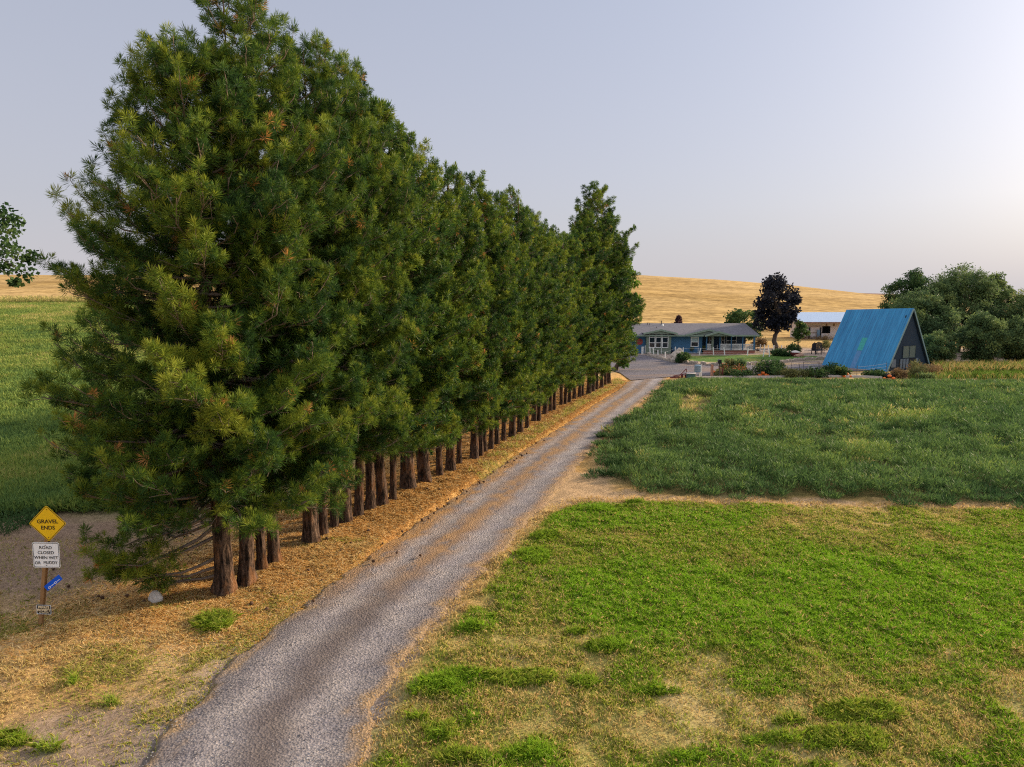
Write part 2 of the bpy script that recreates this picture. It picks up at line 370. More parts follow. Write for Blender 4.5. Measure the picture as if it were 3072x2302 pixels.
i = np.arange((NL-1)*NW).reshape(NL-1, NW)[:, :-1].ravel()
tag(link('driveway', raw_mesh('driveway', np.stack([RX, RY, RZ], -1).reshape(-1, 3), np.stack([i, i+1, i+1+NW, i+NW], 1), M_GRAVEL,
    vcol=rc.reshape(-1, 3), smooth=True)), 'grey gravel driveway with straw between its wheel tracks', 'driveway', kind='structure')
bm = bmesh.new()
f = bm.faces.new([bm.verts.new((x, y, .022)) for x, y in YARD_POLY]); bmesh.ops.triangulate(bm, faces=[f])
for _ in range(5): bmesh.ops.subdivide_edges(bm, edges=[e for e in bm.edges if e.calc_length() > 1.2], cuts=1); bmesh.ops.triangulate(bm, faces=bm.faces[:])
me = bpy.data.meshes.new('gravel_yard'); bm.to_mesh(me); bm.free()
co = np.array([v.co[:] for v in me.vertices]); yx, yy = co[:, 0], co[:, 1]
yc = np.zeros((len(co), 3))+np.array((.125, .12, .138)); yc = L3(yc, (.27, .19, .14), sst(.5, .7, fbm(yx*.25, yy*.5, 51))*.6)
yc = L3(yc, (.15, .14, .165), sst(.5, .65, fbm(yx*.12, yy*.6, 52))*.8)
at = me.attributes.new('tone', 'FLOAT_COLOR', 'POINT'); at.data.foreach_set('color', np.c_[yc, np.ones(len(co))].astype(np.float32).ravel())
me.materials.append(M_GRAVEL)
tag(link('gravel_yard', me), 'grey gravel yard between the pines and the house', 'yard', kind='structure')

# ------------------------------------------------------------------ stubble hills
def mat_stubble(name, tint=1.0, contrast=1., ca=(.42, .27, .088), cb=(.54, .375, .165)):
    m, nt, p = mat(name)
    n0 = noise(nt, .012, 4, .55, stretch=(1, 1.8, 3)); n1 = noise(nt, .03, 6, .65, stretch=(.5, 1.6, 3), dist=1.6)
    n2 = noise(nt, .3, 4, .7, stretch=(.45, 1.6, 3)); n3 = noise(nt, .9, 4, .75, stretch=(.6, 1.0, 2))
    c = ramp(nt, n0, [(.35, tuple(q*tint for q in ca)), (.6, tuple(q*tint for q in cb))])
    c = mix(nt, c, ramp(nt, n1, [(.34, (.70, .64, .58)), (.58, (1.1, 1.08, 1.06))]), .65*contrast, 'MULTIPLY')
    c = mix(nt, c, ramp(nt, n2, [(.35, (.66, .63, .58)), (.62, (1.18, 1.18, 1.18))]), .85, 'MULTIPLY')
    c = mix(nt, c, ramp(nt, n3, [(.35, (.55, .52, .48)), (.62, (1.28, 1.28, 1.28))]), .8, 'MULTIPLY')
    nt.links.new(c, p.inputs['Base Color']); p.inputs['Roughness'].default_value = 1; p.inputs['Specular IOR Level'].default_value = .05
    bump(nt, p, n2, .6, .3)
    return m
def hill(name, crest, y0, yc, y1, m, label, amp=1.):
    cx = [V(u, v, yc)[0] for u, v in crest]; cz = [V(u, v, yc)[2] for u, v in crest]
    hx = np.linspace(cx[0], cx[-1], 260); hy = np.r_[np.linspace(y0, yc*1.04, 70), np.linspace(yc*1.05, y1, 16)]
    def zf(X, Y):
        top = np.interp(X, cx, cz); k = 25
        t = np.clip((Y-y0)/(yc-y0), 0, None)
        z = np.where(t < 1, top*(1-(1-np.clip(t, 0, 1))**1.55), top*np.cos(np.clip((Y-yc)/(y1-yc), 0, 1)*math.pi/2))
        return z+(fbm(X/60, Y/40, 61)-.5)*amp*np.clip(np.minimum(t*2, (1.02-t)*3), 0, 1)-.4
    return tag(link(name, grid_mesh(name, hx, hy, zf, m)), label, 'hill', kind='structure')
M_ST = mat_stubble('stubble', .88); M_ST2 = mat_stubble('hazed_far_stubble', .50, .6, (.40, .24, .20), (.46, .29, .24))  # far hill's purple is distance haze put into its stubble colours
hill('stubble_hill', [(-1900, 790), (-700, 806), (0, 822), (300, 824), (800, 812), (1500, 815), (1900, 825), (2080, 836), (2294, 853), (2500, 878), (2664, 903), (2900, 940), (3600, 990)], 126, 265, 520, M_ST, 'golden stubble hill rising behind the blue house', 3)
hill('distant_hill', [(1500, 905), (2200, 893), (2400, 884), (2530, 878), (2640, 881), (2800, 883), (3072, 886), (3600, 893), (4200, 905)], 420, 760, 1300, M_ST2, 'low brown hill on the horizon with purple haze in its colour', 2)

# ================================================================== PINES
rng = np.random.default_rng(7)
def unit(a): return a/np.maximum(np.linalg.norm(a, axis=-1, keepdims=True), 1e-9)
def needles(P, D, S, K, w, rg, tint):
    """star-shaped brushes of needles: positions P, shoot directions D, sizes S"""
    N = len(P); P = np.repeat(P, K, 0); D = np.repeat(D, K, 0); S = np.repeat(S, K); tint = np.repeat(tint, K)
    q = unit(np.cross(D, rg.normal(size=D.shape)))
    u = rg.random(N*K); ang = R(8)+R(92)*(1-u)+rg.normal(size=N*K)*.20
    nd = D*np.cos(ang)[:, None]+q*np.sin(ang)[:, None]; nd[:, 2] -= .06; nd = unit(nd)
    base = P-D*((1-u)*S*.50)[:, None]; L = S*(.75+.35*rg.random(N*K))
    side = unit(np.cross(nd, rg.normal(size=nd.shape)))*(w*(.7+.6*rg.random(N*K)))[:, None]
    tip = base+nd*L[:, None]; midp = base+nd*(L*.55)[:, None]
    v = np.stack([base-side*.6, midp+side, tip, midp-side], 1).reshape(-1, 3)
    f = np.arange(N*K*4).reshape(-1, 4)
    return v, f, np.clip(np.where(tint < .8, np.minimum(tint+.22*(u-.55)+rg.normal(size=N*K)*.05, .80), tint), 0, 1)
M_NEEDLE = leaf_mat('pine_needles', [(0, (.022, .055, .020)), (.25, (.054, .115, .022)), (.50, (.140, .205, .024)), (.82, (.30, .33, .04)), (.90, (.36, .25, .055)), (.95, (.50, .22, .07)), (1, (.56, .27, .10))], .34, .5)
def mat_bark():
    m, nt, p = mat('pine_bark')
    n1 = noise(nt, 5, 5, .65, stretch=(2.2, 2.2, .55), dist=.6); n2 = noise(nt, 22, 5, .7, stretch=(1.6, 1.6, .5))
    n3 = noise(nt, 1.6, 4, .6, stretch=(1, 1, .5))
    c = ramp(nt, n1, [(.38, (.020, .015, .012)), (.50, (.095, .062, .044)), (.62, (.17, .12, .088)), (.72, (.30, .17, .085))])
    c = mix(nt, c, ramp(nt, n2, [(.3, (.45, .43, .42)), (.7, (1.35, 1.3, 1.3))]), .8, 'MULTIPLY')
    c = mix(nt, c, (.36, .15, .045), math_n(nt, 'MULTIPLY', ramp(nt, n3, [(.50, (0, 0, 0)), (.62, (1, 1, 1))]), .38))
    nt.links.new(c, p.inputs['Base Color']); p.inputs['Roughness'].default_value = .95; p.inputs['Specular IOR Level'].default_value = .1
    bump(nt, p, math_n(nt, 'ADD', n1, math_n(nt, 'MULTIPLY', n2, .5)), 1, .09)
    return m
M_BARK = mat_bark(); M_TWIG = plain('pine_twig', (.20, .15, .115), .9, .4, 8)

def trunk_mesh(name, H, r, rg, nz=48, na=22, lean=(0, 0)):
    zz = np.r_[np.linspace(0, 2.8, nz//2), np.linspace(2.8, H, nz//2+1)[1:]]; th = np.arange(na)/na*2*math.pi
    Z, A = np.meshgrid(zz, th, indexing='ij')
    rad = r*(1-.93*(Z/H)**.9)*(1+.42*np.exp(-Z/.28)*(1+.35*np.cos(3*A+rg.random()*6)))
    s = int(rg.integers(1e5)); fur = fbm(A/(2*math.pi)*14, Z*1.1, s, 3); rad = rad*(1+.26*(np.abs(fur-.5)*2-.35)+.12*(fbm(A*.9, Z*.8, s+5)-.5))
    cx = lean[0]*np.sin(Z/H*2.2)+(fbm(Z*.12, Z*0, s+8)-.5)*.25; cy = lean[1]*np.sin(Z/H*2)+(fbm(Z*.12, Z*0+9, s+9)-.5)*.25
    cx -= cx[0:1]; cy -= cy[0:1]
    Zs = Z.copy(); Zs[0] -= .25
    v = np.stack([cx+rad*np.cos(A), cy+rad*np.sin(A), Zs], -1).reshape(-1, 3)
    a = np.arange((len(zz)-1)*na).reshape(-1, na); b = np.roll(a, -1, 1)
    f = np.stack([a, b, b+na, a+na], -1).reshape(-1, 4)
    return raw_mesh(name, v, f, M_BARK, smooth=True)
def limb_mesh(name, limbs):
    V_, F_ = [], []; off = 0
    for pts, r0, r1 in limbs:                     # limbs and twigs, 4-sided
        pts = np.asarray(pts); n = len(pts); d = unit(np.gradient(pts, axis=0)); q = unit(np.cross(d, np.array([.3, .2, .9]))); w = np.cross(d, q)
        rr_ = np.linspace(r0, r1, n)[:, None]; k = 4
        ring = np.stack([pts+(q*math.cos(t)+w*math.sin(t))*rr_ for t in (.2, 1.77, 3.34, 4.91)], 1).reshape(-1, 3)
        a = np.arange((n-1)*k).reshape(-1, k)+off; b = np.roll(a, -1, 1)
        F_.append(np.stack([a, b, b+k, a+k], -1).reshape(-1, 4)); V_.append(ring); off += len(ring)
    return raw_mesh(name, np.concatenate(V_), np.concatenate(F_), M_TWIG, smooth=True)

def pine_meshes(seed, H, z0, rad, r_trunk, K, w, dens, low_dir=None, size=.22, lumps=1., full=False, nbk=6., env=None):
    """trunk and crown of one pine; rad = (along the row, across it)"""
    rg = np.random.default_rng(seed); P, D, S, T, limbs = [], [], [], [], []
    nb = int((H-z0)*dens*nbk)
    ph = rg.random(3)*6; ez, er = np.array(env or [(z0-.1, .72), (z0+1, .95), (H*.35, 1.), (H*.62, .92), (H*.80, .70), (H*.91, .38), (H, .07)]).T
    for i in range(nb):
        t = (i+rg.random())/nb; z = z0+(H-z0-.25)*t
        az = i*2.39996+rg.normal()*.35
        prof = float(np.interp(z, ez, er))
        rx, ry = rad[0]*prof, rad[1]*prof
        L = math.hypot(rx*math.cos(az), ry*math.sin(az))*rg.uniform(.72, 1.04 if not full else .98)*(1+.15*lumps*math.sin(1.5*z+ph[0]+2*math.sin(az+ph[1])))
        L = max(.35, L)
        if low_dir is not None and z < 2.4 and math.cos(az-low_dir) < (.45 if z > 1.5 else .72): continue
        el = R(-14+(58 if not full else 44)*t**1.2)+rg.normal()*.12
        zb = min(max(z-L*math.sin(el)*.9-.16*L, .8*z if z < 1.5 else 1.2), H-.5)      # limb leaves the stem here and reaches the crown outline at height z
        d0 = np.array([math.cos(az)*L, math.sin(az)*L, z-.22*L-zb]); L = max(.35, float(np.linalg.norm(d0))); d0 = d0/L; z = zb
        s = np.linspace(0, 1, 7)[:, None]
        pts = np.array([0, 0, z])+d0*L*s+np.array([0, 0, 1])*(.36*L*s**2.6-.14*L*s)+rg.normal(size=(7, 3))*.03*L*s
        pts[:, 2] = np.maximum(pts[:, 2], .35 if low_dir is not None else z0-.45)
        limbs.append((pts, .018+.012*L, .010))
        bt = rg.normal()*.16
        m = int(4+L*5.0)
        for j in range(m):
            u = .26+.74*((j+rg.random())/m)**.8 if j < m-1 else 1.
            k = u*6; a = int(min(5, k)); p = pts[a]+(pts[a+1]-pts[a])*(k-a); bd = unit(pts[a+1]-pts[a])
            lat = unit(np.cross(bd, [0, 0, 1]))*(1 if j % 2 else -1)
            sd = unit(bd*rg.uniform(.5, 1.1)+lat*rg.uniform(.2, .9)+np.array([0, 0, rg.uniform(-.25, .6)]))
            if u == 1.: sd = unit(bd+np.array([0, 0, .5]))
            l2 = (.30+.17*L*(1-u))*rg.uniform(.7, 1.4)
            e = p+sd*l2
            if rg.random() < .45: limbs.append((np.stack([p, (p+e)/2+rg.normal(size=3)*.02, e]), .012, .006))
            ns = 3+int(rg.random()*2.6)
            for q in range(ns):
                sdir = unit(sd*.7+rg.normal(size=3)*(.2 if q == 0 else .6)+np.array([0, 0, .7]))
                P.append(e-sd*l2*.55*q/ns+sdir*(.10+.08*(q > 0))); D.append(sdir); S.append(size*rg.uniform(.65, 1.15))
                x = rg.random()
                T.append(np.clip(.31+bt*.85+rg.normal()*.15+.14*(sdir[2]-.4), .04, .70) if x > .014 else rg.uniform(.88, 1))
        if rg.random() < .10:                     # bare dead twigs
            p = pts[3]; e = p+unit(rg.normal(size=3)+d0)*.7; mdp = (p+e)/2+rg.normal(size=3)*.12
            limbs.append((np.stack([p, mdp, e, e+rg.normal(size=3)*.2]), .014, .005))
    for q in range(9):                            # leader
        a = q*.8; dd = unit(np.array([math.cos(a)*.5, math.sin(a)*.5, 1.1])); P.append(np.array([0, 0, H-.5+.06*q])+dd*.14); D.append(dd); S.append(size*1.05); T.append(.35)
    P, D, S, T = map(np.array, (P, D, S, T))
    v, f, tint = needles(P, D, S, K, w, rg, T)
    crown = raw_mesh('pine_crown', v, f, M_NEEDLE, fattr={'tint': tint})
    trunk = trunk_mesh('pine_trunk', H-.3, r_trunk, rg, lean=(rg.normal()*.10, rg.normal()*.10))
    return trunk, limb_mesh('pine_limbs', limbs), crown
TR = [(130,1145,105),(240,1108,90),(320,1045,55),(380,1015,72),(565,925,95),(632,885,50),(685,845,45),(745,820,70),(810,787,55),(870,755,60),(935,730,65),(985,705,35),
      (1060,648,90),(1148,608,80),(1223,578,40),(1278,555,60),(1325,520,30),(1400,490,50),(1435,472,25),(1455,457,25),(1485,440,32),(1518,418,32),(1550,403,30),(1593,380,42),
      (1637,358,38),(1670,332,25),(1705,295,32),(1730,293,25),(1763,258,32),(1788,245,18),(1807,240,18),(1845,210,18),(1865,205,18),(1885,195,15),(1910,180,22),(1936,172,16),
      (1953,165,16),(1983,155,28),(2005,140,22),(2027,128,16),(2050,115,22),(2070,100,16),(2087,88,25)]
row_ang = math.atan2(ROW_B[1]-ROW_A[1], ROW_B[0]-ROW_A[0])
near_t = [pine_meshes(11+k, 14.6, (2.1, 2.7, 2.4)[k], (2.5, 2.95), .25, 36, .0062, 1.15, size=.20) for k in range(3)]
far_t = [pine_meshes(31+k, 14.6, (2.0, 2.7, 2.35, 3.0)[k], (2.3, 2.8), .25, 20, .0125, 1.05, size=.225) for k in range(4)]
end_t = pine_meshes(5, 13.4, .45, (2.75, 2.8), .27, 38, .0058, 1.5, low_dir=math.pi-row_ang, size=.205, full=True, nbk=13, lumps=.55,
                    env=[(.3, .86), (1.5, 1.08), (2.4, 1.13), (3.8, 1.25), (6, 1.18), (8.2, 1.05), (10.0, .88), (11.4, .64), (12.4, .44), (13.0, .26), (13.4, .08)])
def cube_at(i):                                   # heights follow the skyline of the row
    k = [(0, 13.4), (1, 14.1), (2, 14.6), (4, 14.8), (7, 14.4), (12, 13.4), (18, 12.0), (24, 11.6), (30, 11.3), (34, 11.4), (36, 12.8), (38, 15.1), (39, 14.9), (40, 13.8), (42, 12.4)]
    return float(np.interp(i, [a for a, _ in k], [b for _, b in k]))
ORD = ['first', 'second', 'third', 'fourth', 'fifth', 'sixth', 'seventh', 'eighth', 'ninth', 'tenth', 'eleventh', 'twelfth', 'thirteenth', 'fourteenth', 'fifteenth', 'sixteenth',
       'seventeenth', 'eighteenth', 'nineteenth', 'twentieth']
rg = np.random.default_rng(99); N_T = len(TR)
for i, (zx, zy, wz) in enumerate(TR):
    x, y = G(600+zx/1.7015, 1100+zy/1.7015)
    D = math.hypot(x, y); r = min(.37, max(.14, .5*wz/1.7015*y/FOC))*.92
    if i == 0: lab = 'big end pine nearest the yellow sign, its low branches sweeping to the ground'
    elif i == N_T-1: lab = 'last pine of the row, at the gravel yard by the house'
    elif i < 20: lab = ORD[i]+' pine of the row counting from the yellow sign end'
    else: lab = ORD[N_T-1-i] + ' pine of the row counting back from the house end' if N_T-1-i < 20 else ORD[19]+'-first pine of the row counting from the yellow sign end'
    if i in (20, 21, 22):
        lab = 'twenty-%s pine of the row counting from the yellow sign end' % ORD[i-20]
    t = thing('pine_tree', lab, 'pine tree', (x, y, float(gz(x, y))), 0, 'row of pines along the gravel driveway')
    tm, lm, cm = end_t if i == 0 else (near_t[i % 3] if i < 9 else far_t[i % 4])
    H = cube_at(i)*(1+(rg.normal()*.035 if i else 0)); sz = H/(13.4 if i == 0 else 14.6)
    flip = math.pi if rg.random() < .5 else 0
    t.rotation_euler = (0, 0, row_ang+(0 if i == 0 else flip+rg.normal()*.22))
    k = sz*(1+(rg.normal()*.07 if i else 0)); cs = (k, k*(1.0 if i < 30 else 1.06), sz)
    for nm, m_ in (('limbs', lm), ('crown', cm)):
        o = link(nm, m_, t); o.scale = cs
        if i == 0: o.location = Matrix.Rotation(-row_ang, 3, 'Z') @ Vector((-.2, 0, 0))
    tr = link('trunk', near_t[(i*2+1) % 3][0] if i else tm, t); tr.scale = (r/.25, r/.25, sz); tr.rotation_euler = (rg.normal()*.015, rg.normal()*.015, rg.random()*6.28)

# ================================================================== GRASSES AND CROP
def blades(x, y, h, w, lean, tint, rg, z=None, curl=.35):
    """flat tapering blades standing at (x, y): two-segment strips, one mesh"""
    n = len(x); z = ground_z(x, y) if z is None else z
    a = rg.random(n)*2*math.pi; dx, dy = np.cos(a), np.sin(a); l = lean*(.4+rg.random(n))
    b = rg.random(n)*2*math.pi; sx, sy = np.cos(b)*w/2, np.sin(b)*w/2
    p0 = np.stack([x, y, z-.01], 1); m = p0+np.stack([dx*l*h*.35, dy*l*h*.35, h*.6], 1)
    t = p0+np.stack([dx*l*h*(1+curl), dy*l*h*(1+curl), h*(1-.25*l)], 1); s = np.stack([sx, sy, 0*sx], 1)
    v = np.stack([p0-s, p0+s, m+s*.8, t, m-s*.8], 1).reshape(-1, 3)
    return v, np.arange(n*5).reshape(-1, 5), np.clip(tint, 0, 1)
def stuff(name, parts, m, label, cat):
    V_, F_, T_ = [], [], []; off = 0
    for v, f, t in parts: V_.append(v); F_.append(f+off); T_.append(t); off += len(v)
    return tag(link(name, raw_mesh(name, np.concatenate(V_), np.concatenate(F_), m, fattr={'tint': np.concatenate(T_)})), label, cat, kind='stuff')
GR = [(0, (.52, .34, .14)), (.16, (.64, .48, .22)), (.30, (.46, .40, .11)), (.45, (.28, .33, .04)), (.62, (.215, .325, .026)), (.8, (.205, .39, .02)), (1, (.26, .46, .03))]
M_GRASS = leaf_mat('grass_blades', GR, .35, .6, obj_var=0)
M_STRAW = leaf_mat('pine_straw', [(0, (.24, .115, .035)), (.35, (.56, .275, .065)), (.7, (.72, .45, .16)), (1, (.80, .60, .30))], .15, .7, obj_var=0)
M_CROP = leaf_mat('crop_leaves', [(0, (.036, .080, .030)), (.35, (.088, .160, .050)), (.6, (.155, .24, .06)), (.8, (.25, .31, .06)), (.92, (.38, .37, .11)), (1, (.54, .42, .18))], .35, .6, obj_var=0)
M_WEED = leaf_mat('weed_leaves', [(0, (.025, .06, .022)), (.3, (.055, .12, .03)), (.5, (.10, .20, .025)), (.65, (.20, .24, .05)), (.8, (.42, .33, .12)), (1, (.44, .29, .12))], .35, .6, obj_var=0)

rg = np.random.default_rng(3)
# --- meadow right of the drive
N = 3000000
x = rg.uniform(-5, 40, N); y = 1+31.5*rg.random(N)**1.05
k = (x < .8*y+7) & (x > -.4*y-4) & ((y > 8) | (rg.random(N) < .4)) & ((x < .8*y+1) | (rg.random(N) < .5)); x, y = x[k], y[k]
dl = sdf(x, y, LAWN_POLY); n2 = fbm(x*1.7, y*1.7, 2); n1 = fbm(x*.35, y*.35, 1); n3 = fbm(x*6, y*6, 71, 2)
lu, cl = lush_f(x, y), clump_f(x, y)
gr = .22+.78*sst(.26, .56, n1*.30+n2*.70+.22*lu); dr = sst(.53, .68, fbm(x*.8+y*.3, y*.22-x*.1, 21))*(1-lu)
dens = (.34+.52*gr+.34*lu)*(1-.4*dr)*(.25+1.3*n3); dens = np.maximum(dens, cl*1.3)*(1-sst(-.35, .3, dl+(n2-.5)*.8))
dens = np.maximum(dens, .22*(1-sst(0, .9, dl))*(sdf(x, y, ROAD_POLY) > .05))
k = rg.random(len(x)) < dens*.8; x, y, lu, cl, gr, n3, dl, n1, dr = [q[k] for q in (x, y, lu, cl, gr, n3, dl, n1, dr)]
inn = 1-sst(-.3, .3, dl)
h = (.035+.05*gr+.025*lu+.07*cl)*rg.uniform(.6, 1.4, len(x))*(.7+.6*n3)
ti = .12+.31*gr*inn+.36*lu*inn+rg.normal(size=len(x))*.09; ti = np.where(rg.random(len(x)) < .27*(1-.6*lu)*(1-.7*cl), rg.uniform(0, .25, len(x)), ti)
ti = np.where(cl > .5, .60+.14*lu+rg.normal(size=len(x))*.09, ti); ti = np.where(inn < .5, rg.uniform(0, .25, len(x)), ti)
ti = np.where((lu < .3) & (n1 > .55), ti-.08, ti)
stuff('meadow_grass', [blades(x, y, h, .011+.0006*y, .55, ti, rg)], M_GRASS, 'patchy green and dry meadow grass right of the driveway', 'grass')
# --- dry grass at the near left, verge turf, dirt headland tufts
N = 900000
x = rg.uniform(-18, 4, N); y = rg.uniform(3.5, 20, N); d = row_x(y)-x; n2 = fbm(x*1.7, y*1.7, 82); n1 = fbm(x*.5, y*.5, 83); cl = clump_f(x, y)
uu, vv = to_px(x, y); sh = 1-sst(.4, 1.2, ellipse_w(uu, vv, 200, 1640, 240, 120)+(n2-.5))
ok = (sdf(x, y, ROAD_L+[(-80, 70), (-80, 0)]) < .05) & (x > -.8*y-4)
dens = np.maximum((.22+.6*sst(.35, .6, n2))*(1-.8*sh)*(1-sst(14.5, 17, y)*.9*sst(-2, 1, d)), cl*1.2)
k = ok & (rg.random(N) < dens*.75); x, y, n2, n1, cl = [q[k] for q in (x, y, n2, n1, cl)]
ti = rg.uniform(.02, .27, len(x))+np.where(rg.random(len(x)) < .75*sst(.45, .62, n1), .24, 0); ti = np.where(cl > .5, .55+rg.normal(size=len(x))*.1, ti)
pa = blades(x, y, (.05+.05*n2+.14*cl)*rg.uniform(.6, 1.4, len(x)), .013, .8, ti, rg)
N = 260000
x = rg.uniform(-8, 12, N); y = rg.uniform(17, 66, N); n2 = fbm(x*1.1, y*1.1, 85)
ok = (sdf(x, y, EGRASS_POLY) < .3*(n2-.3)) & (rg.random(N) < sst(.32, .6, n2)); x, y = x[ok], y[ok]
pb = blades(x, y, rg.uniform(.08, .22, len(x)), .02, .6, .30+rg.normal(size=len(x))*.13, rg)
stuff('dry_grass', [pa, pb], M_GRASS, 'short dry grass with a few green tufts beside the driveway', 'grass')
# --- fallen needles under the pines and in the wheel tracks
N = 620000
y = 12.5+50*rg.random(N)**1.6; x = row_x(y)+rg.uniform(-9, 6, N)*(.5+.5*rg.random(N)); d = row_x(y)-x; dr = sdf(x, y, ROAD_POLY)
k = ((dr > .02) & (rg.random(N) < (1-sst(.5, 4.5, d))*sst(13.2, 16.5, y+1.5*fbm(x*.7, y*.7, 88)-.7)) & (x < row_x(y)+8) & (sdf(x, y, ROAD_L+[(-80, 70), (-80, 0)]) < 0)); k &= rg.random(N) < (.25+.9*fbm(x*1.2, y*1.2, 87))*(1-.75*(sdf(x, y, EGRASS_POLY) < 0)*sst(.3, .55, fbm(x*1.1, y*1.1, 85)))
x, y = x[k], y[k]; n = len(x); a = rg.random(n)*math.pi; L = rg.uniform(.04, .13, n); w = .0035+.0003*y
z = ground_z(x, y)+rg.random(n)*.035+.006; t = rg.normal(size=n)*.18
dx, dy = np.cos(a)*L, np.sin(a)*L; nx, ny = -np.sin(a)*w, np.cos(a)*w
v = np.stack([np.stack([x-dx, y-dy, z-L*t], 1), np.stack([x+nx, y+ny, z+.01], 1), np.stack([x+dx, y+dy, z+L*t], 1), np.stack([x-nx, y-ny, z+.01], 1)], 1).reshape(-1, 3)
stuff('pine_straw', [(v, np.arange(n*4).reshape(-1, 4), rg.random(n))], M_STRAW, 'orange fallen pine needles along the verge under the pines', 'pine straw')
# --- tall leafy crop
def crop(x, y, H, nl, size, rg, bias, z=0., spread=.22):
    n = len(x); k = nl; X = np.repeat(x, k); Y = np.repeat(y, k); Hh = np.repeat(H, k); Z = np.repeat(z, k) if np.ndim(z) else z
    a = rg.random(n*k)*2*math.pi; u = rg.random(n*k)**.7; r = spread*np.sqrt(rg.random(n*k))*(1.15-.45*u)
    px, py, pz = X+np.cos(a)*r*(1+u), Y+np.sin(a)*r*(1+u), Z+Hh*u
    out = np.stack([np.cos(a)*.75+rg.normal(size=n*k)*.5, np.sin(a)*.75+rg.normal(size=n*k)*.5, .55+1.1*rg.random(n*k)], 1); out = unit(out)
    sd = unit(np.cross(out, rg.normal(size=out.shape))); s = size*(.6+.8*rg.random(n*k))[:, None]
    p = np.stack([px, py, pz], 1)
    v = np.stack([p, p+out*s*.6+sd*s*.11, p+out*s*1.35, p+out*s*.6-sd*s*.11], 1).reshape(-1, 3)
    t = np.repeat(bias, k)+.18*(u-.5)+rg.normal(size=n*k)*.09
    return v, np.arange(n*k*4).reshape(-1, 4), np.clip(t, 0, 1)
step = .40; gx, gy = np.meshgrid(np.arange(3, 54, step), np.arange(22, 66, step)); x = (gx+rg.uniform(-.3, .3, gx.shape)).ravel(); y = (gy+rg.uniform(-.3, .3, gx.shape)).ravel()
n1 = fbm(x*.3, y*.3, 91); n2 = fbm(x*1.1, y*1.1, 92); ds = sdf(x, y, CROP_POLY)+(n2-.5)*2.2+(fbm(x*2.2, y*2.2, 93)-.5)*1.2
uu, vv = to_px(x, y)
GAPS = [(1500,880,45,30),(1640,907,70,10),(1700,905,40,9),(1600,893,25,7),(1770,932,40,8),(2130,850,40,7),(1800,955,50,8),(1700,840,25,6)]
gp = np.zeros(len(x))
for U, Vv, ru, rv in GAPS: gp = np.maximum(gp, 1-sst(.5, 1.2, ellipse_w(uu, vv, U, Vv, ru, rv)+(n2-.5)))
k = (ds < 0) & (x < .8*y+3) & (rg.random(len(x)) < 1-.85*gp) & (rg.random(len(x)) < .72+.6*n2); x, y, n1, n2, gp, uu, vv, ds = [q[k] for q in (x, y, n1, n2, gp, uu, vv, ds)]
H = (.5+.5*sst(0, 1.6, -ds))*(.10+.62*sst(.2, .8, n2)+.16*n1)*rg.uniform(.6, 1.35, len(x))*(1-.6*gp)*(1-.50*sst(44, 60, y))
yl = np.zeros(len(x))
for U, Vv, ru, rv in [(1960,915,70,14),(1880,985,70,16),(1840,960,40,10)]: yl = np.maximum(yl, 1-sst(.4, 1.3, ellipse_w(uu, vv, U, Vv, ru, rv)))
bias = .29+.45*(n1-.5)+.55*(n2-.5)+.3*yl+.55*gp+rg.normal(size=len(x))*.07; bias = np.where(rg.random(len(x)) < .015, .85, bias)
nr = y < 36
stuff('leafy_crop', [crop(x[nr], y[nr], H[nr], 100, .13, rg, bias[nr]), crop(x[~nr], y[~nr], H[~nr], 54, .18, rg, bias[~nr])], M_CROP, 'knee-high blue green leafy crop filling the field right of the driveway', 'crop')
# --- rough green field on the slope to the west
N = 100000
y = 21.5+85*rg.random(N)**1.3; x = -y*rg.uniform(.5, .88, N); n1 = fbm(x*.2, y*.2, 95); n2 = fbm(x*.8, y*.8, 96); d = row_x(y)-x
uu, vv = to_px(x, y)
k = (rg.random(N) < .25+.9*n2) & (d > 4) & (y > 21.6+4*(n1-.3)); x, y, n1, n2 = [q[k] for q in (x, y, n1, n2)]
f1 = crop(x, y, (.10+.20*n2)*(.8+.004*y), 12, .20, rg, .57+.5*(n1-.5)+.4*(n2-.5)+.12*sst(35, 90, y), z=ground_z(x, y), spread=.3)
n = 900; x = rg.uniform(-90, -45, n); y = rg.uniform(98, 104, n)
f2 = crop(x, y, rg.uniform(.5, 1.1, n), 30, .3, rg, np.full(n, .93), z=gz(x, y), spread=.4)
n = 90; x = rg.uniform(-21, -15.5, n); y = rg.uniform(20.2, 22.5, n)
f3 = crop(x, y, rg.uniform(.25, .5, n), 60, .13, rg, np.full(n, .15), z=gz(x, y), spread=.25)
stuff('field_grass', [f1, f2, f3], M_CROP, 'rough green grass covering the slope left of the pines', 'grass')

# --- loose stones on the driveway and along its edges
N = 60000; i = rg.integers(0, NL, N); t = rg.beta(.8, .8, N)*1.10-.05; x = rl[i, 0]+(rr-rl)[i, 0]*t+rg.normal(size=N)*.12; y = rl[i, 1]+(rr-rl)[i, 1]*t+rg.normal(size=N)*.12
k = (y > 2) & (y < 40) & (rg.random(N) < np.clip(11/np.maximum(y, 4), .2, 1)); x, y, t = x[k], y[k], t[k]; n = len(x)
s_ = rg.uniform(.006, .017, n)*np.where(rg.random(n) < .06, 1.7, 1); a = rg.random(n)*6.28; z = np.where((t > -.02) & (t < 1.02), .035, ground_z(x, y)+.0)
P8 = [np.stack([x+np.cos(a+j*1.57)*s_*rg.uniform(.7, 1.2, n), y+np.sin(a+j*1.57)*s_*rg.uniform(.7, 1.2, n), z+s_*.2], 1) for j in range(4)]+[np.stack([x, y, z+s_*.9], 1)]
v = np.stack(P8, 1).reshape(-1, 3); b0 = (np.arange(n)*5)[:, None]
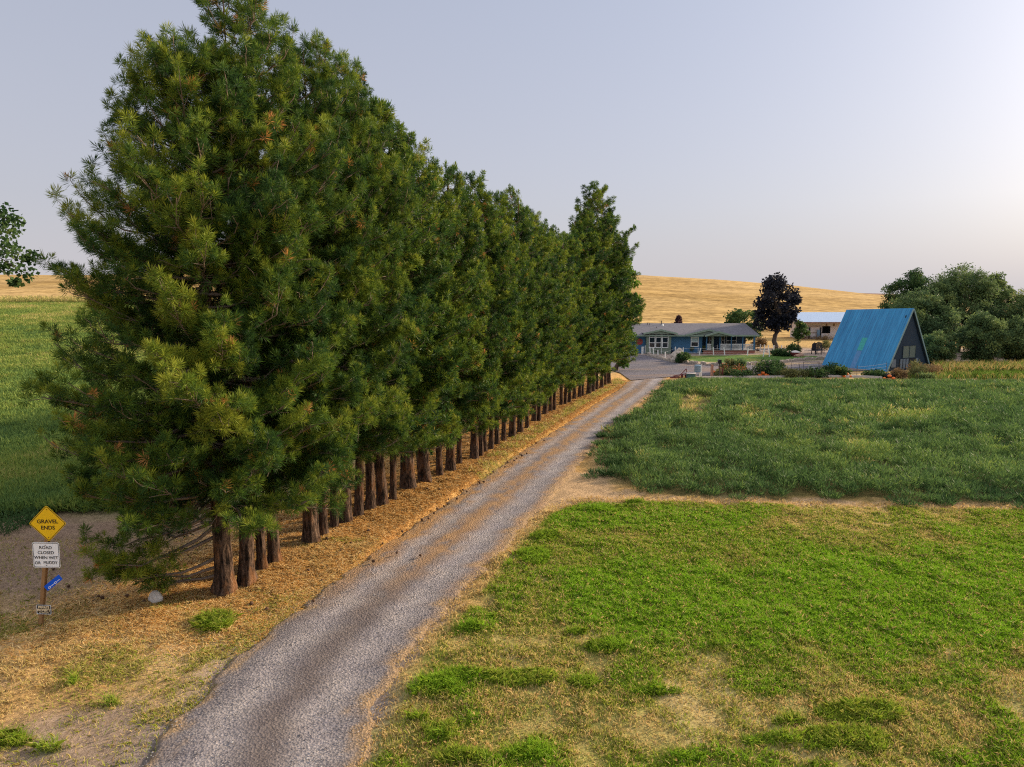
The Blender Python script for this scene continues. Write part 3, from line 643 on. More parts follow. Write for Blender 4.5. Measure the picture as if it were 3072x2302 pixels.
f = np.concatenate([b0+np.array([[j, (j+1) % 4, 4]]) for j in range(4)], 1).reshape(-1, 3)
M_PEB = leaf_mat('gravel_stones', [(0, (.10, .09, .095)), (.5, (.19, .175, .18)), (.93, (.25, .235, .23)), (1, (.42, .39, .37))], 0, .9, obj_var=0)
stuff('loose_gravel', [(v, f, np.repeat(rg.random(n), 4))], M_PEB, 'loose grey stones scattered over the gravel driveway', 'gravel')

# ================================================================== BUILT THINGS
def siding(name, c, pitch=.16, vert=False, var=.2, rough=.7, depth=.03):
    m, nt, p = mat(name); n = noise(nt, 3, 5, .65, stretch=(1, 1, 4) if not vert else (6, 6, .5))
    tc = nn(nt, 'ShaderNodeTexCoord'); sp = nn(nt, 'ShaderNodeSeparateXYZ'); nt.links.new(tc.outputs['Object'], sp.inputs[0])
    src = math_n(nt, 'ADD', sp.outputs['X'], sp.outputs['Y']) if vert else sp.outputs['Z']
    fr = math_n(nt, 'FRACT', math_n(nt, 'DIVIDE', src, pitch))
    c0 = ramp(nt, n, [(.25, tuple(x*(1-var) for x in c)), (.75, tuple(min(1, x*(1+var)) for x in c))])
    nt.links.new(mix(nt, c0, ramp(nt, fr, [(0, (.45, .45, .45)), (.10, (1, 1, 1)), (1, (1, 1, 1))]), .8, 'MULTIPLY'), p.inputs['Base Color'])
    p.inputs['Roughness'].default_value = rough; p.inputs['Specular IOR Level'].default_value = .25
    bump(nt, p, fr, .6, depth); return m
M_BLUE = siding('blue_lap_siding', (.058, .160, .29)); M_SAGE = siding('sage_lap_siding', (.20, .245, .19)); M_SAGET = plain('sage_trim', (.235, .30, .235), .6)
M_WHITE = plain('white_paint', (.80, .80, .78), .5, .08); M_SHING = siding('grey_shingles', (.125, .12, .14), .14, var=.35, rough=.9)
M_BRICK = plain('red_brick', (.30, .12, .09), .9, .4, 14); M_DARK = plain('dark_recess', (.018, .022, .028), .8); M_BLIND = plain('pale_blind', (.42, .52, .52), .7, .1)
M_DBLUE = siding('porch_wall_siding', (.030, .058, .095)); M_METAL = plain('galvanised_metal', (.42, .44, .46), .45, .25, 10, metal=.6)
M_BLACK = plain('black_metal', (.02, .02, .022), .5); M_WOOD = plain('weathered_wood', (.24, .15, .085), .85, .35, 5, stretch=(5, 5, .6)); M_DECK = plain('deck_board', (.22, .16, .13), .9)
M_ROCK = plain('pale_rock', (.40, .34, .29), .9, .35, 5, bmp=.6); M_ORANGE = plain('orange_gourd', (.75, .17, .03), .55, .25, 9); M_CONC = plain('pale_concrete', (.50, .46, .44), .9, .2, 6)
M_TEAL = plain('teal_plastic', (.03, .30, .28), .5); M_RUST = plain('rusty_red_iron', (.17, .035, .035), .75, .4, 12); M_RUB = plain('tyre_rubber', (.02, .02, .02), .8)
def glass_mat():
    m, nt, p = mat('window_glass'); p.inputs['Base Color'].default_value = (.012, .022, .032, 1); p.inputs['Roughness'].default_value = .06
    p.inputs['Specular IOR Level'].default_value = .5; bump(nt, p, noise(nt, 1.2, 2, .5), .05, .05); return m
M_GLASS = glass_mat()
def wparts(t): return tuple(-c for c in t.location)
def text_mesh(txt, size, m, thick=.003, bold=0.):
    cu = bpy.data.curves.new('lettering', 'FONT'); cu.body = txt; cu.size = size; cu.align_x = 'CENTER'; cu.align_y = 'CENTER'; cu.extrude = thick; cu.offset = bold; cu.resolution_u = 3
    o = bpy.data.objects.new('lettering', cu); COL.objects.link(o); dg = bpy.context.evaluated_depsgraph_get()
    me = bpy.data.meshes.new_from_object(o.evaluated_get(dg)); bpy.data.objects.remove(o); me.materials.clear(); me.materials.append(m); return me
def put_text(txt, size, m, parent, x, y, z, rot=0., bold=0., sx=1.):
    o = link('lettering', text_mesh(txt, size, m, bold=bold), parent, (x, y, z)); o.rotation_euler = (math.pi/2, -rot, 0); o.scale = (sx, 1, 1); return o

# ------------------------------------------------------------------ road sign
sbx, sby = G(119, 1877); t = thing('road_sign', 'leaning wooden post carrying yellow, white, blue and black signs', 'road sign', (sbx, sby, float(ground_z(np.array([sbx]), np.array([sby]))[0])))
def sp_(u, v):
    p = V(u, v, sby-.06); return p[0]-sbx, p[2]-t.location[2]
M_POST = plain('brown_post_wood', (.30, .165, .07), .85, .3, 5, stretch=(4, 4, .5)); M_YEL = plain('sign_yellow', (.86, .53, .008), .45, .08, 3, bmp=0); M_SBLK = plain('sign_black', (.012, .012, .012), .5, .1, bmp=0)
M_SWHT = plain('sign_white', (.88, .89, .90), .45, .06, 3, bmp=0); M_SBLU = plain('sign_blue', (.003, .10, .68), .4, .08, bmp=0); M_SCRM = plain('sign_cream', (.82, .66, .42), .5, .15, 20, bmp=0); M_BOLT = plain('rusty_bolt', (.12, .07, .04), .6)
px_, pz_ = sp_(139, 1545)
b = MB(); k = px_/pz_
for (z0, z1) in [(-.3, pz_)]:
    w = .042; b.add([(x+k*z, y, z) for z in (z0, z1) for y in (-.005, .085) for x in (-w, w)], [(0, 2, 3, 1), (4, 5, 7, 6), (0, 1, 5, 4), (1, 3, 7, 5), (3, 2, 6, 7), (2, 0, 4, 6)])
b.build('post', M_POST, t, bevel=.006)
def rrect(w, h, r, n=5):
    return [(sx*(w/2-r)+r*math.cos(a), sz*(h/2-r)+r*math.sin(a)) for q, (sx, sz) in enumerate([(1, 1), (-1, 1), (-1, -1), (1, -1)]) for a in [q*math.pi/2+j*math.pi/2/n for j in range(n+1)]]
def plate(name, poly, y0, y1, m, parent, x, z, rot=0.):
    b = MB(); c, s = math.cos(rot), math.sin(rot); b.prism([(p[0]*c-p[1]*s, p[0]*s+p[1]*c) for p in poly], y0, y1); o = b.build(name, m, parent, (x, 0, z)); return o
def ring(name, outer, inner, y0, y1, m, parent, rot=0.):
    c, s = math.cos(rot), math.sin(rot); f = lambda P: [(p[0]*c-p[1]*s, p[0]*s+p[1]*c) for p in P]; O, I = f(outer), f(inner); n = len(O); b = MB()
    b.add([(p[0], y0, p[1]) for p in O]+[(p[0], y0, p[1]) for p in I]+[(p[0], y1, p[1]) for p in O]+[(p[0], y1, p[1]) for p in I],
          [(i, (i+1) % n, n+(i+1) % n, n+i) for i in range(n)]+[(2*n+i, 2*n+(i+1) % n, (i+1) % n, i) for i in range(n)]+[(n+i, n+(i+1) % n, 3*n+(i+1) % n, 3*n+i) for i in range(n)])
    return b.build(name, m, parent)
def bolts(parent, pts):
    b = MB()
    for x, z in pts: b = MB(); b.prism([(x+.009*math.cos(a*math.pi/3), z+.009*math.sin(a*math.pi/3)) for a in range(6)], -.034, -.020); b.build('bolt', M_BOLT, parent)
cx, cz = sp_(138.9, 1573)
y_ = plate('warning_sign', rrect(.60, .60, .045), -.018, -.012, M_YEL, t, cx, cz, math.pi/4); tag(y_, 'yellow diamond sign reading GRAVEL ENDS')
ring('border', rrect(.575, .575, .04), rrect(.552, .552, .03), -.021, -.017, M_SBLK, y_, math.pi/4)
put_text('GRAVEL', .125, M_SBLK, y_, 0, -.0215, .045, bold=.001, sx=1.06); put_text('ENDS', .125, M_SBLK, y_, 0, -.0215, -.100, bold=.001, sx=1.02); bolts(y_, [(.005, .325), (-.005, -.325)])
cx, cz = sp_(134.9, 1668)
w_ = plate('notice_sign', rrect(.61, .595, .04), -.018, -.012, M_SWHT, t, cx, cz, -.02); tag(w_, 'white square sign reading ROAD CLOSED WHEN WET OR MUDDY')
ring('border', rrect(.585, .57, .035), rrect(.565, .55, .03), -.021, -.017, M_SBLK, w_, -.02)
for q, tx in enumerate(['ROAD', 'CLOSED', 'WHEN WET']): put_text(tx, .098, M_SBLK, w_, -.002*q, -.0215, .175-.118*q, -.02, bold=0., sx=[1.04, 1.02, 1.0, 1.0][q])
put_text('OR', .098, M_SBLK, w_, -.205, -.0215, -.183, -.02, sx=.94); put_text('MUDDY', .098, M_SBLK, w_, .082, -.0215, -.178, -.02, sx=.90); bolts(w_, [(.0, .235), (-.01, -.235)])
cx, cz = sp_(156, 1751); th = R(38.5)
b_ = plate('address_plaque', rrect(.46, .135, .012), -.020, -.014, M_SBLU, t, cx, cz, th); tag(b_, 'tilted blue address plaque with white stacked figures')
def along(a, o): return a*math.cos(th)-o*math.sin(th), a*math.sin(th)+o*math.cos(th)
for a, kind in ((-.135, 'o'), (-.045, 'i'), (.045, 'o'), (.135, 'i')):
    x, z = along(a, -.030)
    if kind == 'o': g = ring('figure', [(.038*math.cos(i*.393), .024*math.sin(i*.393)) for i in range(16)], [(.028*math.cos(i*.393), .013*math.sin(i*.393)) for i in range(16)], -.0245, -.019, M_SWHT, b_, th)
    else: g = plate('figure', [(-.038, -.006), (.038, -.006), (.038, .006), (-.038, .006)], -.0245, -.019, M_SWHT, b_, 0, 0, th)
    g.location = (x, 0, z)
cx, cz = sp_(128, 1831.6)
p_ = plate('property_sign', rrect(.335, .228, .008), -.018, -.012, M_SBLK, t, cx, cz, -.035); tag(p_, 'small black sign reading PRIVATE PROPERTY')
ring('border', rrect(.327, .22, .008), rrect(.309, .202, .008), -.021, -.017, M_SWHT, p_, -.035)
put_text('PRIVATE', .078, M_SCRM, p_, 0, -.0215, .052, -.035, bold=.003, sx=.86); put_text('PROPERTY', .078, M_SCRM, p_, -.003, -.0215, -.018, -.035, bold=.003, sx=.82); put_text('NO TRESPASSING', .03, M_SCRM, p_, 0, -.0215, -.076, -.035, sx=.95)

# ------------------------------------------------------------------ blue house
HY = 89.5
def HX(z): return 14.155+.00869*z
def HZ(z): return 5.228-.00869*z
t = thing('house', 'long low blue house with grey roof, bay window and white railed porch', 'house', (20, HY, 0)); lo = wparts(t)
b = MB(); b.box(8.6, 24.95, HY, HY+8.6, 0, 2.42); b.build('wall', M_BLUE, t, lo)
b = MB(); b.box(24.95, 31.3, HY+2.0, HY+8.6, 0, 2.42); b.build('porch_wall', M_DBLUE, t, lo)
RY_, RZ_, EZ = HY+5.0, 3.62, 2.34
b = MB()                                          # gable end wall and main roof
b.prism([(HY+.1, 2.42), (HY+8.5, 2.42), (RY_, RZ_-.12)], 31.2, 31.35, 'x'); b.build('gable_wall', M_SAGE, t, lo); MB().prism([(HY+.1, 2.42), (HY+8.5, 2.42), (RY_, RZ_-.12)], 8.65, 8.8, 'x').build('gable_wall', M_SAGE, t, lo)
b = MB()
for (ya, yb) in ((HY-.75, RY_), (RY_, HY+9.6)):
    za, zb = (EZ, RZ_) if ya < RY_-1 else (RZ_, 2.30)
    b.add([(x, y, z+h) for h in (0, .13) for (y, z) in ((ya, za), (yb, zb)) for x in (8.2, 32.15)], [(0, 2, 3, 1), (4, 5, 7, 6), (0, 1, 5, 4), (1, 3, 7, 5), (3, 2, 6, 7), (2, 0, 4, 6)])
roof = b.build('roof', M_SHING, t, lo)
MB().box(8.2, 32.15, HY-.79, HY-.752, EZ-.07, EZ+.12).build('fascia', M_SAGET, t, lo)
MB().box(8.2, 32.1, HY-.74, HY+.0, EZ-.06, EZ-.03).build('soffit', M_SAGET, t, lo)
def gable(ax, az, x0, x1, z0, yf, yb, nm):
    b = MB(); b.prism([(x0+.25, z0-.02), (x1-.25, z0-.02), (ax, az-.12)], yf+.16, yf+.26); b.build(nm+'_face', M_SAGE, t, lo)
    b = MB(); tr = MB()
    for (xa, za, xb, zb) in ((x0, z0, ax, az), (ax, az, x1, z0)):
        b.add([(x, y, z+h) for h in (0, .09) for y in (yf+.04, yb) for (x, z) in ((xa, za), (xb, zb))], [(0, 2, 3, 1), (4, 5, 7, 6), (0, 1, 5, 4), (1, 3, 7, 5), (3, 2, 6, 7), (2, 0, 4, 6)])
        tr.add([(x, y, z+h) for h in (-.13, .10) for y in (yf, yf+.037) for (x, z) in ((xa, za), (xb, zb))], [(0, 2, 3, 1), (4, 5, 7, 6), (0, 1, 5, 4), (1, 3, 7, 5), (3, 2, 6, 7), (2, 0, 4, 6)])
    b.build(nm+'_roof', M_SHING, t, lo); tr.build(nm+'_trim', M_SAGET, t, lo)
MB().box(HX(388), HX(758), HY-.55, HY-.002, 0, 2.66).build('bay_wall', M_SAGE, t, lo)
gable(HX(590), 3.12, HX(330), HX(840), 2.63, HY-1.05, HY+3.4, 'bay_gable')
gable(HX(1305), 3.12, HX(965), HX(1650), 2.44, HY-.86, HY+3.3, 'wide_gable')
gable(HX(1440), 2.88, HX(1240), HX(1668), 2.36, HY-1.35, HY+2.4, 'porch_gable')
def window(x0, x1, z0, z1, y, cuts=(), f=.075, upper=None):
    b = MB()
    b.box(x0, x1, y-.05, y+.02, z0, z0+f); b.box(x0, x1, y-.05, y+.02, z1-f, z1); b.box(x0, x0+f, y-.049, y+.02, z0+f, z1-f); b.box(x1-f, x1, y-.049, y+.02, z0+f, z1-f)
    for c in cuts: b.box(x0+f, x1-f, y-.044, y+.02, c-f*.4, c+f*.4)
    fr = b.build('window', M_WHITE, t, lo); MB().box(x0+f*.5, x1-f*.5, y-.012, y-.006, z0+f*.5, z1-f*.5).build('pane', M_GLASS, fr)
    if upper: MB().box(x0+f, x1-f, y-.022, y-.015, upper+f*.4, z1-f).build('blind', M_BLIND, fr)
for (a, c) in ((425, 518), (524, 612), (622, 715)): window(HX(a), HX(c), HZ(513), HZ(298), HY-.552, (HZ(357), HZ(437)))
window(HX(1068), HX(1187), HZ(502), HZ(353), HY-.002, (HZ(430),), .09, HZ(430))
window(HX(1598), HX(1652), HZ(500), HZ(350), HY+1.998, (HZ(420),), .06); window(HX(1670), HX(1832), HZ(480), HZ(352), HY+1.998, (HZ(425),), .06)
d_ = MB().box(HX(1400), HX(1482), HY+1.93, HY+1.995, .47, HZ(345)).build('door', M_WOOD, t, lo)
MB().box(HX(1420), HX(1474), HY+1.90, HY+1.925, HZ(500), HZ(355)).build('pane', M_GLASS, d_)
b = MB(); b.box(HX(1416), HX(1478), HY+1.895, HY+1.928, HZ(430), HZ(424)); b.box(HX(1474), HX(1480), HY+1.895, HY+1.928, HZ(520), HZ(352)); b.box(HX(1414), HX(1420), HY+1.895, HY+1.928, HZ(520), HZ(352)); b.build('door_frame', M_WHITE, d_)
MB().box(24.96, 31.75, HY-.6, HY+1.99, .36, .48).build('porch_deck', M_DECK, t, lo)
MB().box(24.98, 31.7, HY-.56, HY-.45, -.1, .355).build('porch_footing', M_BRICK, t, lo)
for zx, w in ((1290, .10), (1380, .20), (1490, .09), (1662, .09), (1833, .09), (2006, .17)):
    MB().box(HX(zx)-w/2*1.3, HX(zx)+w/2*1.3, HY-.56, HY-.44, .48, 2.31).build('porch_post', M_SAGE if zx == 1380 else M_BLUE, t, lo)
for a, c in ((1300, 1362), (1497, 1654), (1671, 1825), (1842, 1996)):
    b = MB(); x0, x1, z0, z1 = HX(a), HX(c), HZ(540), HZ(455)
    b.box(x0, x1, HY-.55, HY-.46, z1-.07, z1); b.box(x0, x1, HY-.54, HY-.47, z0, z0+.07); n = int((x1-x0)/.115)
    for q in range(n): xx = x0+(q+.5)*(x1-x0)/n; b.box(xx-.02, xx+.02, HY-.525, HY-.485, z0+.07, z1-.07)
    b.build('railing', M_WHITE, t, lo)
b = MB(); b.prism([(HX(292)+.45*math.cos(a*.314), HZ(425)+.42*math.sin(a*.314)) for a in range(20)], HY-.06, HY-.003); pq = b.build('round_plaque', plain('red_plaque', (.33, .05, .04), .7, .5, 4), t, lo)
MB().box(HX(240), HX(345), HY-.075, HY-.061, HZ(432), HZ(420)).build('plaque_band', M_BRICK, pq)
def roofz(y): return EZ+.13+(RZ_-EZ)*(y-(HY-.75))/(RY_-HY+.75)
cy_ = HY+4.3; ch = MB().tube([(HX(725), cy_, roofz(cy_)-.1), (HX(725), cy_, 4.12)], .06, 8).build('chimney', M_BLACK, t, lo)
b = MB(); b.tube([(HX(735), cy_-.5, roofz(cy_-.5)-.05), (HX(735), cy_-.5, roofz(cy_-.5)+.14), (HX(735), cy_-.5, roofz(cy_-.5)+.2)], [.17, .14, .04], 10); b.build('roof_vent', M_WHITE, t, lo)
for zx, yy in ((375, 3.9), (505, 4.2), (535, 4.0), (598, 2.2)): MB().tube([(HX(zx), HY+yy, roofz(HY+yy)-.1), (HX(zx), HY+yy, roofz(HY+yy)+.28)], .04, 6).build('vent_pipe', M_BLACK, t, lo)
MB().box(HX(755), HX(766), HY-.09, HY-.012, .05, 2.3).build('downspout', M_SAGET, t, lo)
for zx in (612, 1183): MB().box(HX(zx)-.03, HX(zx)+.03, HY-.62 if zx == 612 else HY-.07, HY-.56 if zx == 612 else HY-.01, 0, HZ(515)).build('downspout', M_WHITE, t, lo)

# ------------------------------------------------------------------ A-frame barn
AW, AL, AH = 7.2, 7.4, 6.25; ax0, ay0 = 37.2, 67.5; aang = math.atan2(.47, .883)
t = thing('a_frame_barn', 'steep A-frame barn with bright blue ribbed metal roof down to the ground', 'barn', (ax0, ay0, -.12), aang)
def metal_blue():
    m, nt, p = mat('blue_sheet_roof'); n = noise(nt, .9, 5, .6, stretch=(.3, 1.8, .3)); n2 = noise(nt, 1.0, 4, .7, stretch=(.25, 5, .25))
    c = ramp(nt, n, [(.3, (.008, .155, .34)), (.7, (.032, .25, .49))]); c = mix(nt, c, ramp(nt, n2, [(.36, (.55, .62, .7)), (.5, (1, 1, 1)), (.66, (1.45, 1.3, 1.22))]), .75, 'MULTIPLY')
    nt.links.new(c, p.inputs['Base Color']); p.inputs['Roughness'].default_value = .5; p.inputs['Specular IOR Level'].default_value = .35; bump(nt, p, n2, .15); return m
M_ABLUE = metal_blue(); M_NAVY = siding('dark_board_wall', (.016, .034, .058), .22, vert=True, var=.35)
def slope_pt(u, q, off=0., side=-1):              # u depth 0..AL, q 0 ridge..1 eave, off out of the surface
    x = AW/2+side*AW/2*q; z = AH*(1-q)-.28*u/AL*(1-q*.6); n = (side*AH, AW/2); L = math.hypot(*n)
    return (x+n[0]/L*off, u, z+n[1]/L*off)
for side in (-1, 1):
    b = MB()
    b.add([slope_pt(u, q, o, side) for o in (0, .07) for q in (0, 1.0) for u in (-.1, AL)], [(0, 2, 3, 1), (4, 5, 7, 6), (0, 1, 5, 4), (1, 3, 7, 5), (3, 2, 6, 7), (2, 0, 4, 6)])
    r_ = b.build('roof', M_ABLUE, t)
    b = MB(); n = 34
    for q in range(n+1):
        u = -.07+(AL+.04)*q/n
        b.add([slope_pt(u+du, q_, o, side) for q_ in (.005, .995) for (du, o) in ((-.045, .0702), (-.015, .10), (.015, .10), (.045, .0702))], [(0, 1, 5, 4), (1, 2, 6, 5), (2, 3, 7, 6), (0, 3, 2, 1), (4, 5, 6, 7)])
    b.build('ribs', M_ABLUE, r_)
    if side == -1:
        def patch(nm, u0, u1, q0, q1, m, o=.104): MB().add([slope_pt(u, q, oo) for oo in (.05, o) for q in (q0, q1) for u in (u0, u1)], [(0, 2, 3, 1), (4, 5, 7, 6), (0, 1, 5, 4), (1, 3, 7, 5), (3, 2, 6, 7), (2, 0, 4, 6)]).build(nm, m, r_)
        patch('skylight_panel', 3.45, 4.05, .47, .68, M_TEAL); patch('faded_panel', 3.45, 4.02, .685, .99, plain('faded_sheet', (.075, .20, .39), .6, .2, 4))
        patch('hole', .28, .40, .10, .135, M_DARK, .106)
    MB().add([slope_pt(u, q, o, side) for o in (-.02, .13) for q in (0, 1.0) for u in (-.16, -.101)], [(0, 2, 3, 1), (4, 5, 7, 6), (0, 1, 5, 4), (1, 3, 7, 5), (3, 2, 6, 7), (2, 0, 4, 6)]).build('barge_board', plain('barge_trim', (.17, .27, .28), .7, .2), t)
b = MB(); b.add([(AW/2+dx, u, AH+dz-.28*u/AL) for u in (-.13, AL+.02) for dx, dz in ((-.14, -.12), (0, .14), (.14, -.12))], [(0, 1, 4, 3), (1, 2, 5, 4), (0, 2, 1), (3, 4, 5)]); b.build('ridge_cap', M_ABLUE, t)
g_ = MB().prism([(.16, 0), (AW-.16, 0), (AW/2, AH-.3)], .06, .14).build('gable_wall', M_NAVY, t)
for side in (-1, 1): MB().add([slope_pt(u, q, o, side) for o in (-.03, -.006) for q in (.02, .985) for u in (-.09, AL-.01)], [(0, 2, 3, 1), (4, 5, 7, 6), (0, 1, 5, 4), (1, 3, 7, 5), (3, 2, 6, 7), (2, 0, 4, 6)]).build('lining', M_NAVY, t)
MB().prism([(.16, 0), (AW-.16, 0), (AW/2, AH-.6)], AL-.3, AL-.22).build('rear_wall', M_NAVY, t)
ga = lambda zx: (zx-725)/975*AW; gz_ = lambda zy: (1540-zy)*AH/1360
wn_ = MB().box(ga(1075), ga(1355), .02, .055, gz_(1245), gz_(972)).build('window', plain('curtained_window', (.10, .135, .115), .5, .25, 3, stretch=(6, 1, .3)), t)
b = MB(); 
for x in (1068, 1215, 1356): b.box(ga(x)-.03, ga(x)+.03, -.01, .018, gz_(1245), gz_(972))
b.box(ga(1068), ga(1356), -.012, .017, gz_(1250), gz_(1240)); b.box(ga(1068), ga(1356), -.012, .017, gz_(976), gz_(968)); b.build('window_frame', M_NAVY, wn_)
MB().box(ga(1010), ga(1430), .03, .057, .25, gz_(1255)).build('doorway', M_DARK, t)
M_GREY = plain('grey_boards', (.13, .17, .21), .8, .3, 4, stretch=(5, 1, .5))
for a, c, z0 in ((1025, 1070, .3), (1090, 1140, .3), (1158, 1205, .3), (1370, 1425, .3), (835, 925, .5)): MB().box(ga(a), ga(c), -.005, .028, z0, gz_(1258)).build('door_board', M_GREY, t)
MB().box(.2, AW-.2, .17, AL-.3, -.1, .02).build('floor_slab', M_CONC, t)

# ------------------------------------------------------------------ old white shed behind
SY = 119.
SX = lambda zx: 47.9+.00525*zx
SZ = lambda zy: 5.64-.00525*zy+.05
t = thing('shed', 'old white board shed with pale blue metal roof behind the A-frame barn', 'shed', (58, SY, 0)); lo = wparts(t); sg = float(gz(58, SY))
M_WBOARD = siding('white_weathered_boards', (.64, .58, .57), .18, var=.25); M_PBLUE = plain('pale_blue_roofing', (.34, .44, .60), .5, .15, 2, stretch=(4, 1, 1))
b = MB(); x1 = SX(1155); b.box(SX(640), x1, SY, SY+.12, 0, SZ(520)); b.box(SX(1430), SX(2900), SY+.001, SY+.12, 0, SZ(520)); b.box(x1, SX(1430), SY+.001, SY+.12, 0, SZ(890)); b.box(x1, SX(1430), SY+.002, SY+.12, SZ(650), SZ(520)); b.build('front_wall', M_WBOARD, t, lo)
b = MB(); b.box(SX(640), SX(640)+.12, SY+.121, SY+7, 0, SZ(520)); b.box(SX(2900)-.12, SX(2900), SY+.121, SY+7, 0, SZ(520)); b.box(SX(640)+.121, SX(2900)-.121, SY+6.88, SY+7, 0, SZ(520)); b.build('side_wall', M_WBOARD, t, lo)
ze, zr = SZ(520), SZ(250)+.15; b = MB()
for (ya, za, yb, zb) in ((SY-1, ze, SY+3.5, zr), (SY+3.5, zr, SY+8, ze)): b.add([(x, y, z+h) for h in (0, .08) for (y, z) in ((ya, za), (yb, zb)) for x in (SX(330), SX(3000))], [(0, 2, 3, 1), (4, 5, 7, 6), (0, 1, 5, 4), (1, 3, 7, 5), (3, 2, 6, 7), (2, 0, 4, 6)])
b.build('roof', M_PBLUE, t, lo)
MB().box(SX(330), SX(3000), SY-1.05, SY-1.005, ze-.18, ze+.06).build('fascia', plain('rusty_fascia', (.28, .17, .12), .9, .5, 2.5), t, lo)
for zx in (735, 1105, 1290, 1535): MB().box(SX(zx)-.1, SX(zx)+.1, SY-.12, SY-.005, .1 if zx < 1200 else SZ(650), SZ(690) if zx < 1200 else SZ(525)).build('post', M_WOOD if zx > 1200 else M_DARK, t, lo)
b = MB()
for z in (SZ(650), SZ(870)): b.box(SX(640), x1, SY-.05, SY-.006, z-.05, z+.05)
b.build('rail', M_WOOD, t, lo); MB().box(SX(975), SX(1055), SY-.35, SY-.13, .25, SZ(770)).build('leaning_panel', plain('blue_panel', (.16, .26, .36), .6), t, lo)
MB().box(x1, SX(2900), SY+2, SY+2.1, 0, SZ(560)).build('inner_partition', M_DARK, t, lo)

# ================================================================== BROADLEAF TREES AND BUSHES
def foliage(C, rad, n, size, rg, bias, shape=1., droop=0.):
    """n leaves round every clump centre C with radius rad"""
    N = len(C)*n; c = np.repeat(C, n, 0); r = np.repeat(rad, n); t = np.repeat(bias, n)
    o = unit(rg.normal(size=(N, 3)))*(rg.random(N)**.45)[:, None]*r[:, None]; o[:, 2] *= .8
    p = c+o; d = unit(rg.normal(size=(N, 3))+o/np.maximum(r, .01)[:, None]*.6+np.array([0, 0, -droop])); q = unit(np.cross(d, rg.normal(size=d.shape)))
    s = size*(.6+.8*rg.random(N))[:, None]
    v = np.stack([p, p+d*s*.5+q*s*.36*shape, p+d*s, p+d*s*.5-q*s*.36*shape], 1).reshape(-1, 3)
    return v, np.arange(N*4).reshape(-1, 4), np.clip(t+rg.normal(size=N)*.10, 0, 1)
def limb_mb(b, p0, p1, r0, r1, rg, n=5, sag=.1, k=6):
    p0, p1 = np.array(p0, float), np.array(p1, float); L = np.linalg.norm(p1-p0); pts = []
    for i in range(n+1):
        t = i/n; pts.append(p0+(p1-p0)*t+np.array([0, 0, 1])*sag*L*math.sin(math.pi*t)+(rg.normal(size=3)*.035*L if 0 < i < n else 0))
    b.tube(pts, [r0+(r1-r0)*i/n for i in range(n+1)], k, cap=False); return pts
GREENS = [(0, (.012, .030, .014)), (.35, (.035, .080, .028)), (.6, (.070, .125, .036)), (.82, (.13, .18, .045)), (1, (.24, .24, .06))]
M_WILLOW = leaf_mat('willow_leaves', [(0, (.034, .064, .034)), (.35, (.085, .140, .058)), (.6, (.155, .215, .074)), (.85, (.26, .31, .09)), (1, (.40, .38, .12))], .35, .7)
M_LEAF = leaf_mat('green_leaves', GREENS, .35, .7); M_PURPLE = leaf_mat('purple_leaves', [(0, (.007, .009, .015)), (.4, (.021, .023, .034)), (.75, (.046, .044, .046)), (1, (.12, .08, .05))], .2, .6)
M_BTRUNK = plain('grey_bark', (.10, .075, .06), .95, .4, 6, stretch=(3, 3, .6), bmp=.5)
def leafy(name, label, cat, loc, H, rad, z0, m, seed, nc=60, n=160, size=.3, group=None, tr=.16, top=1., clump=.30, fork=.3, droop=0., flat=1., shape=1.):
    rg = np.random.default_rng(seed); t = thing(name, label, cat, loc, 0, group); C = []
    cz, hz = (H+z0)/2, (H-z0)/2
    while len(C) < nc:
        p = rg.normal(size=3); p /= np.linalg.norm(p); r = (.35+.65*rg.random()**.5)*(1.16 if rg.random() < .14 else 1)
        z = p[2]*r; w = 1-(.45*top if z > 0 else .25)*abs(z); C.append((p[0]*r*rad*w, p[1]*r*rad*w*flat, cz+z*hz))
    C = np.array(C); cr = clump*rad*rg.uniform(.6, 1.25, nc); bias = .42+rg.normal(size=nc)*.13+.10*(C[:, 2]-cz)/hz
    v, f, tint = foliage(C, cr, n, size, rg, bias, shape, droop)
    v[:, 2] = np.maximum(v[:, 2], .03)
    link('crown', raw_mesh('crown', v, f, m, fattr={'tint': tint}), t)
    b = MB(); fk = z0+(H-z0)*fork*.5; pts = limb_mb(b, (0, 0, -.2), (rg.normal()*.1*rad, rg.normal()*.1*rad, max(.3, fk)), tr*1.25, tr*.8, rg, 5, 0, 9)
    for i in range(min(16, nc)): limb_mb(b, pts[-1 if i % 3 else -2], C[i], tr*.5, .02, rg, 5, .08, 5)
    limb_mb(b, pts[-1], (0, 0, H*.88), tr*.75, .02, rg, 6, 0, 6)
    b.build('trunk', M_BTRUNK, t, smooth=True); return t
def gp3(u, v): x, y = G(u, v); return (x, y, float(gz(x, y)))
x, y = G(2325, 1054); leafy('maple_tree', 'tall very dark leaved tree standing right of the blue house', 'tree', (x, y, 0), 10.7, 3.05, 2.3, M_PURPLE, 3, 64, 150, .34, tr=.30, top=1.15, clump=.27, fork=.35)
x, y = G(2397, 1043); leafy('small_tree', 'small dark tree with a forked trunk beside the three round bushes', 'tree', (x, y, 0), 3.7, 1.25, .9, M_LEAF, 4, 26, 120, .2, tr=.09, clump=.36)
leafy('garden_tree', 'round green tree rising behind the right end of the house roof', 'tree', (36.0, 106, 0), 6.0, 2.9, .3, M_LEAF, 5, 40, 170, .28, tr=.14, clump=.32)
t = leafy('spruce_tree', 'small reddish conical conifer peeping over the house roof', 'conifer', (24.6, 101, 0), 4.7, 1.1, .3, leaf_mat('red_needles', [(0, (.03, .02, .022)), (.5, (.085, .04, .045)), (1, (.16, .07, .06))], .2, .7), 6, 46, 90, .2, tr=.07, top=2.0, clump=.26)
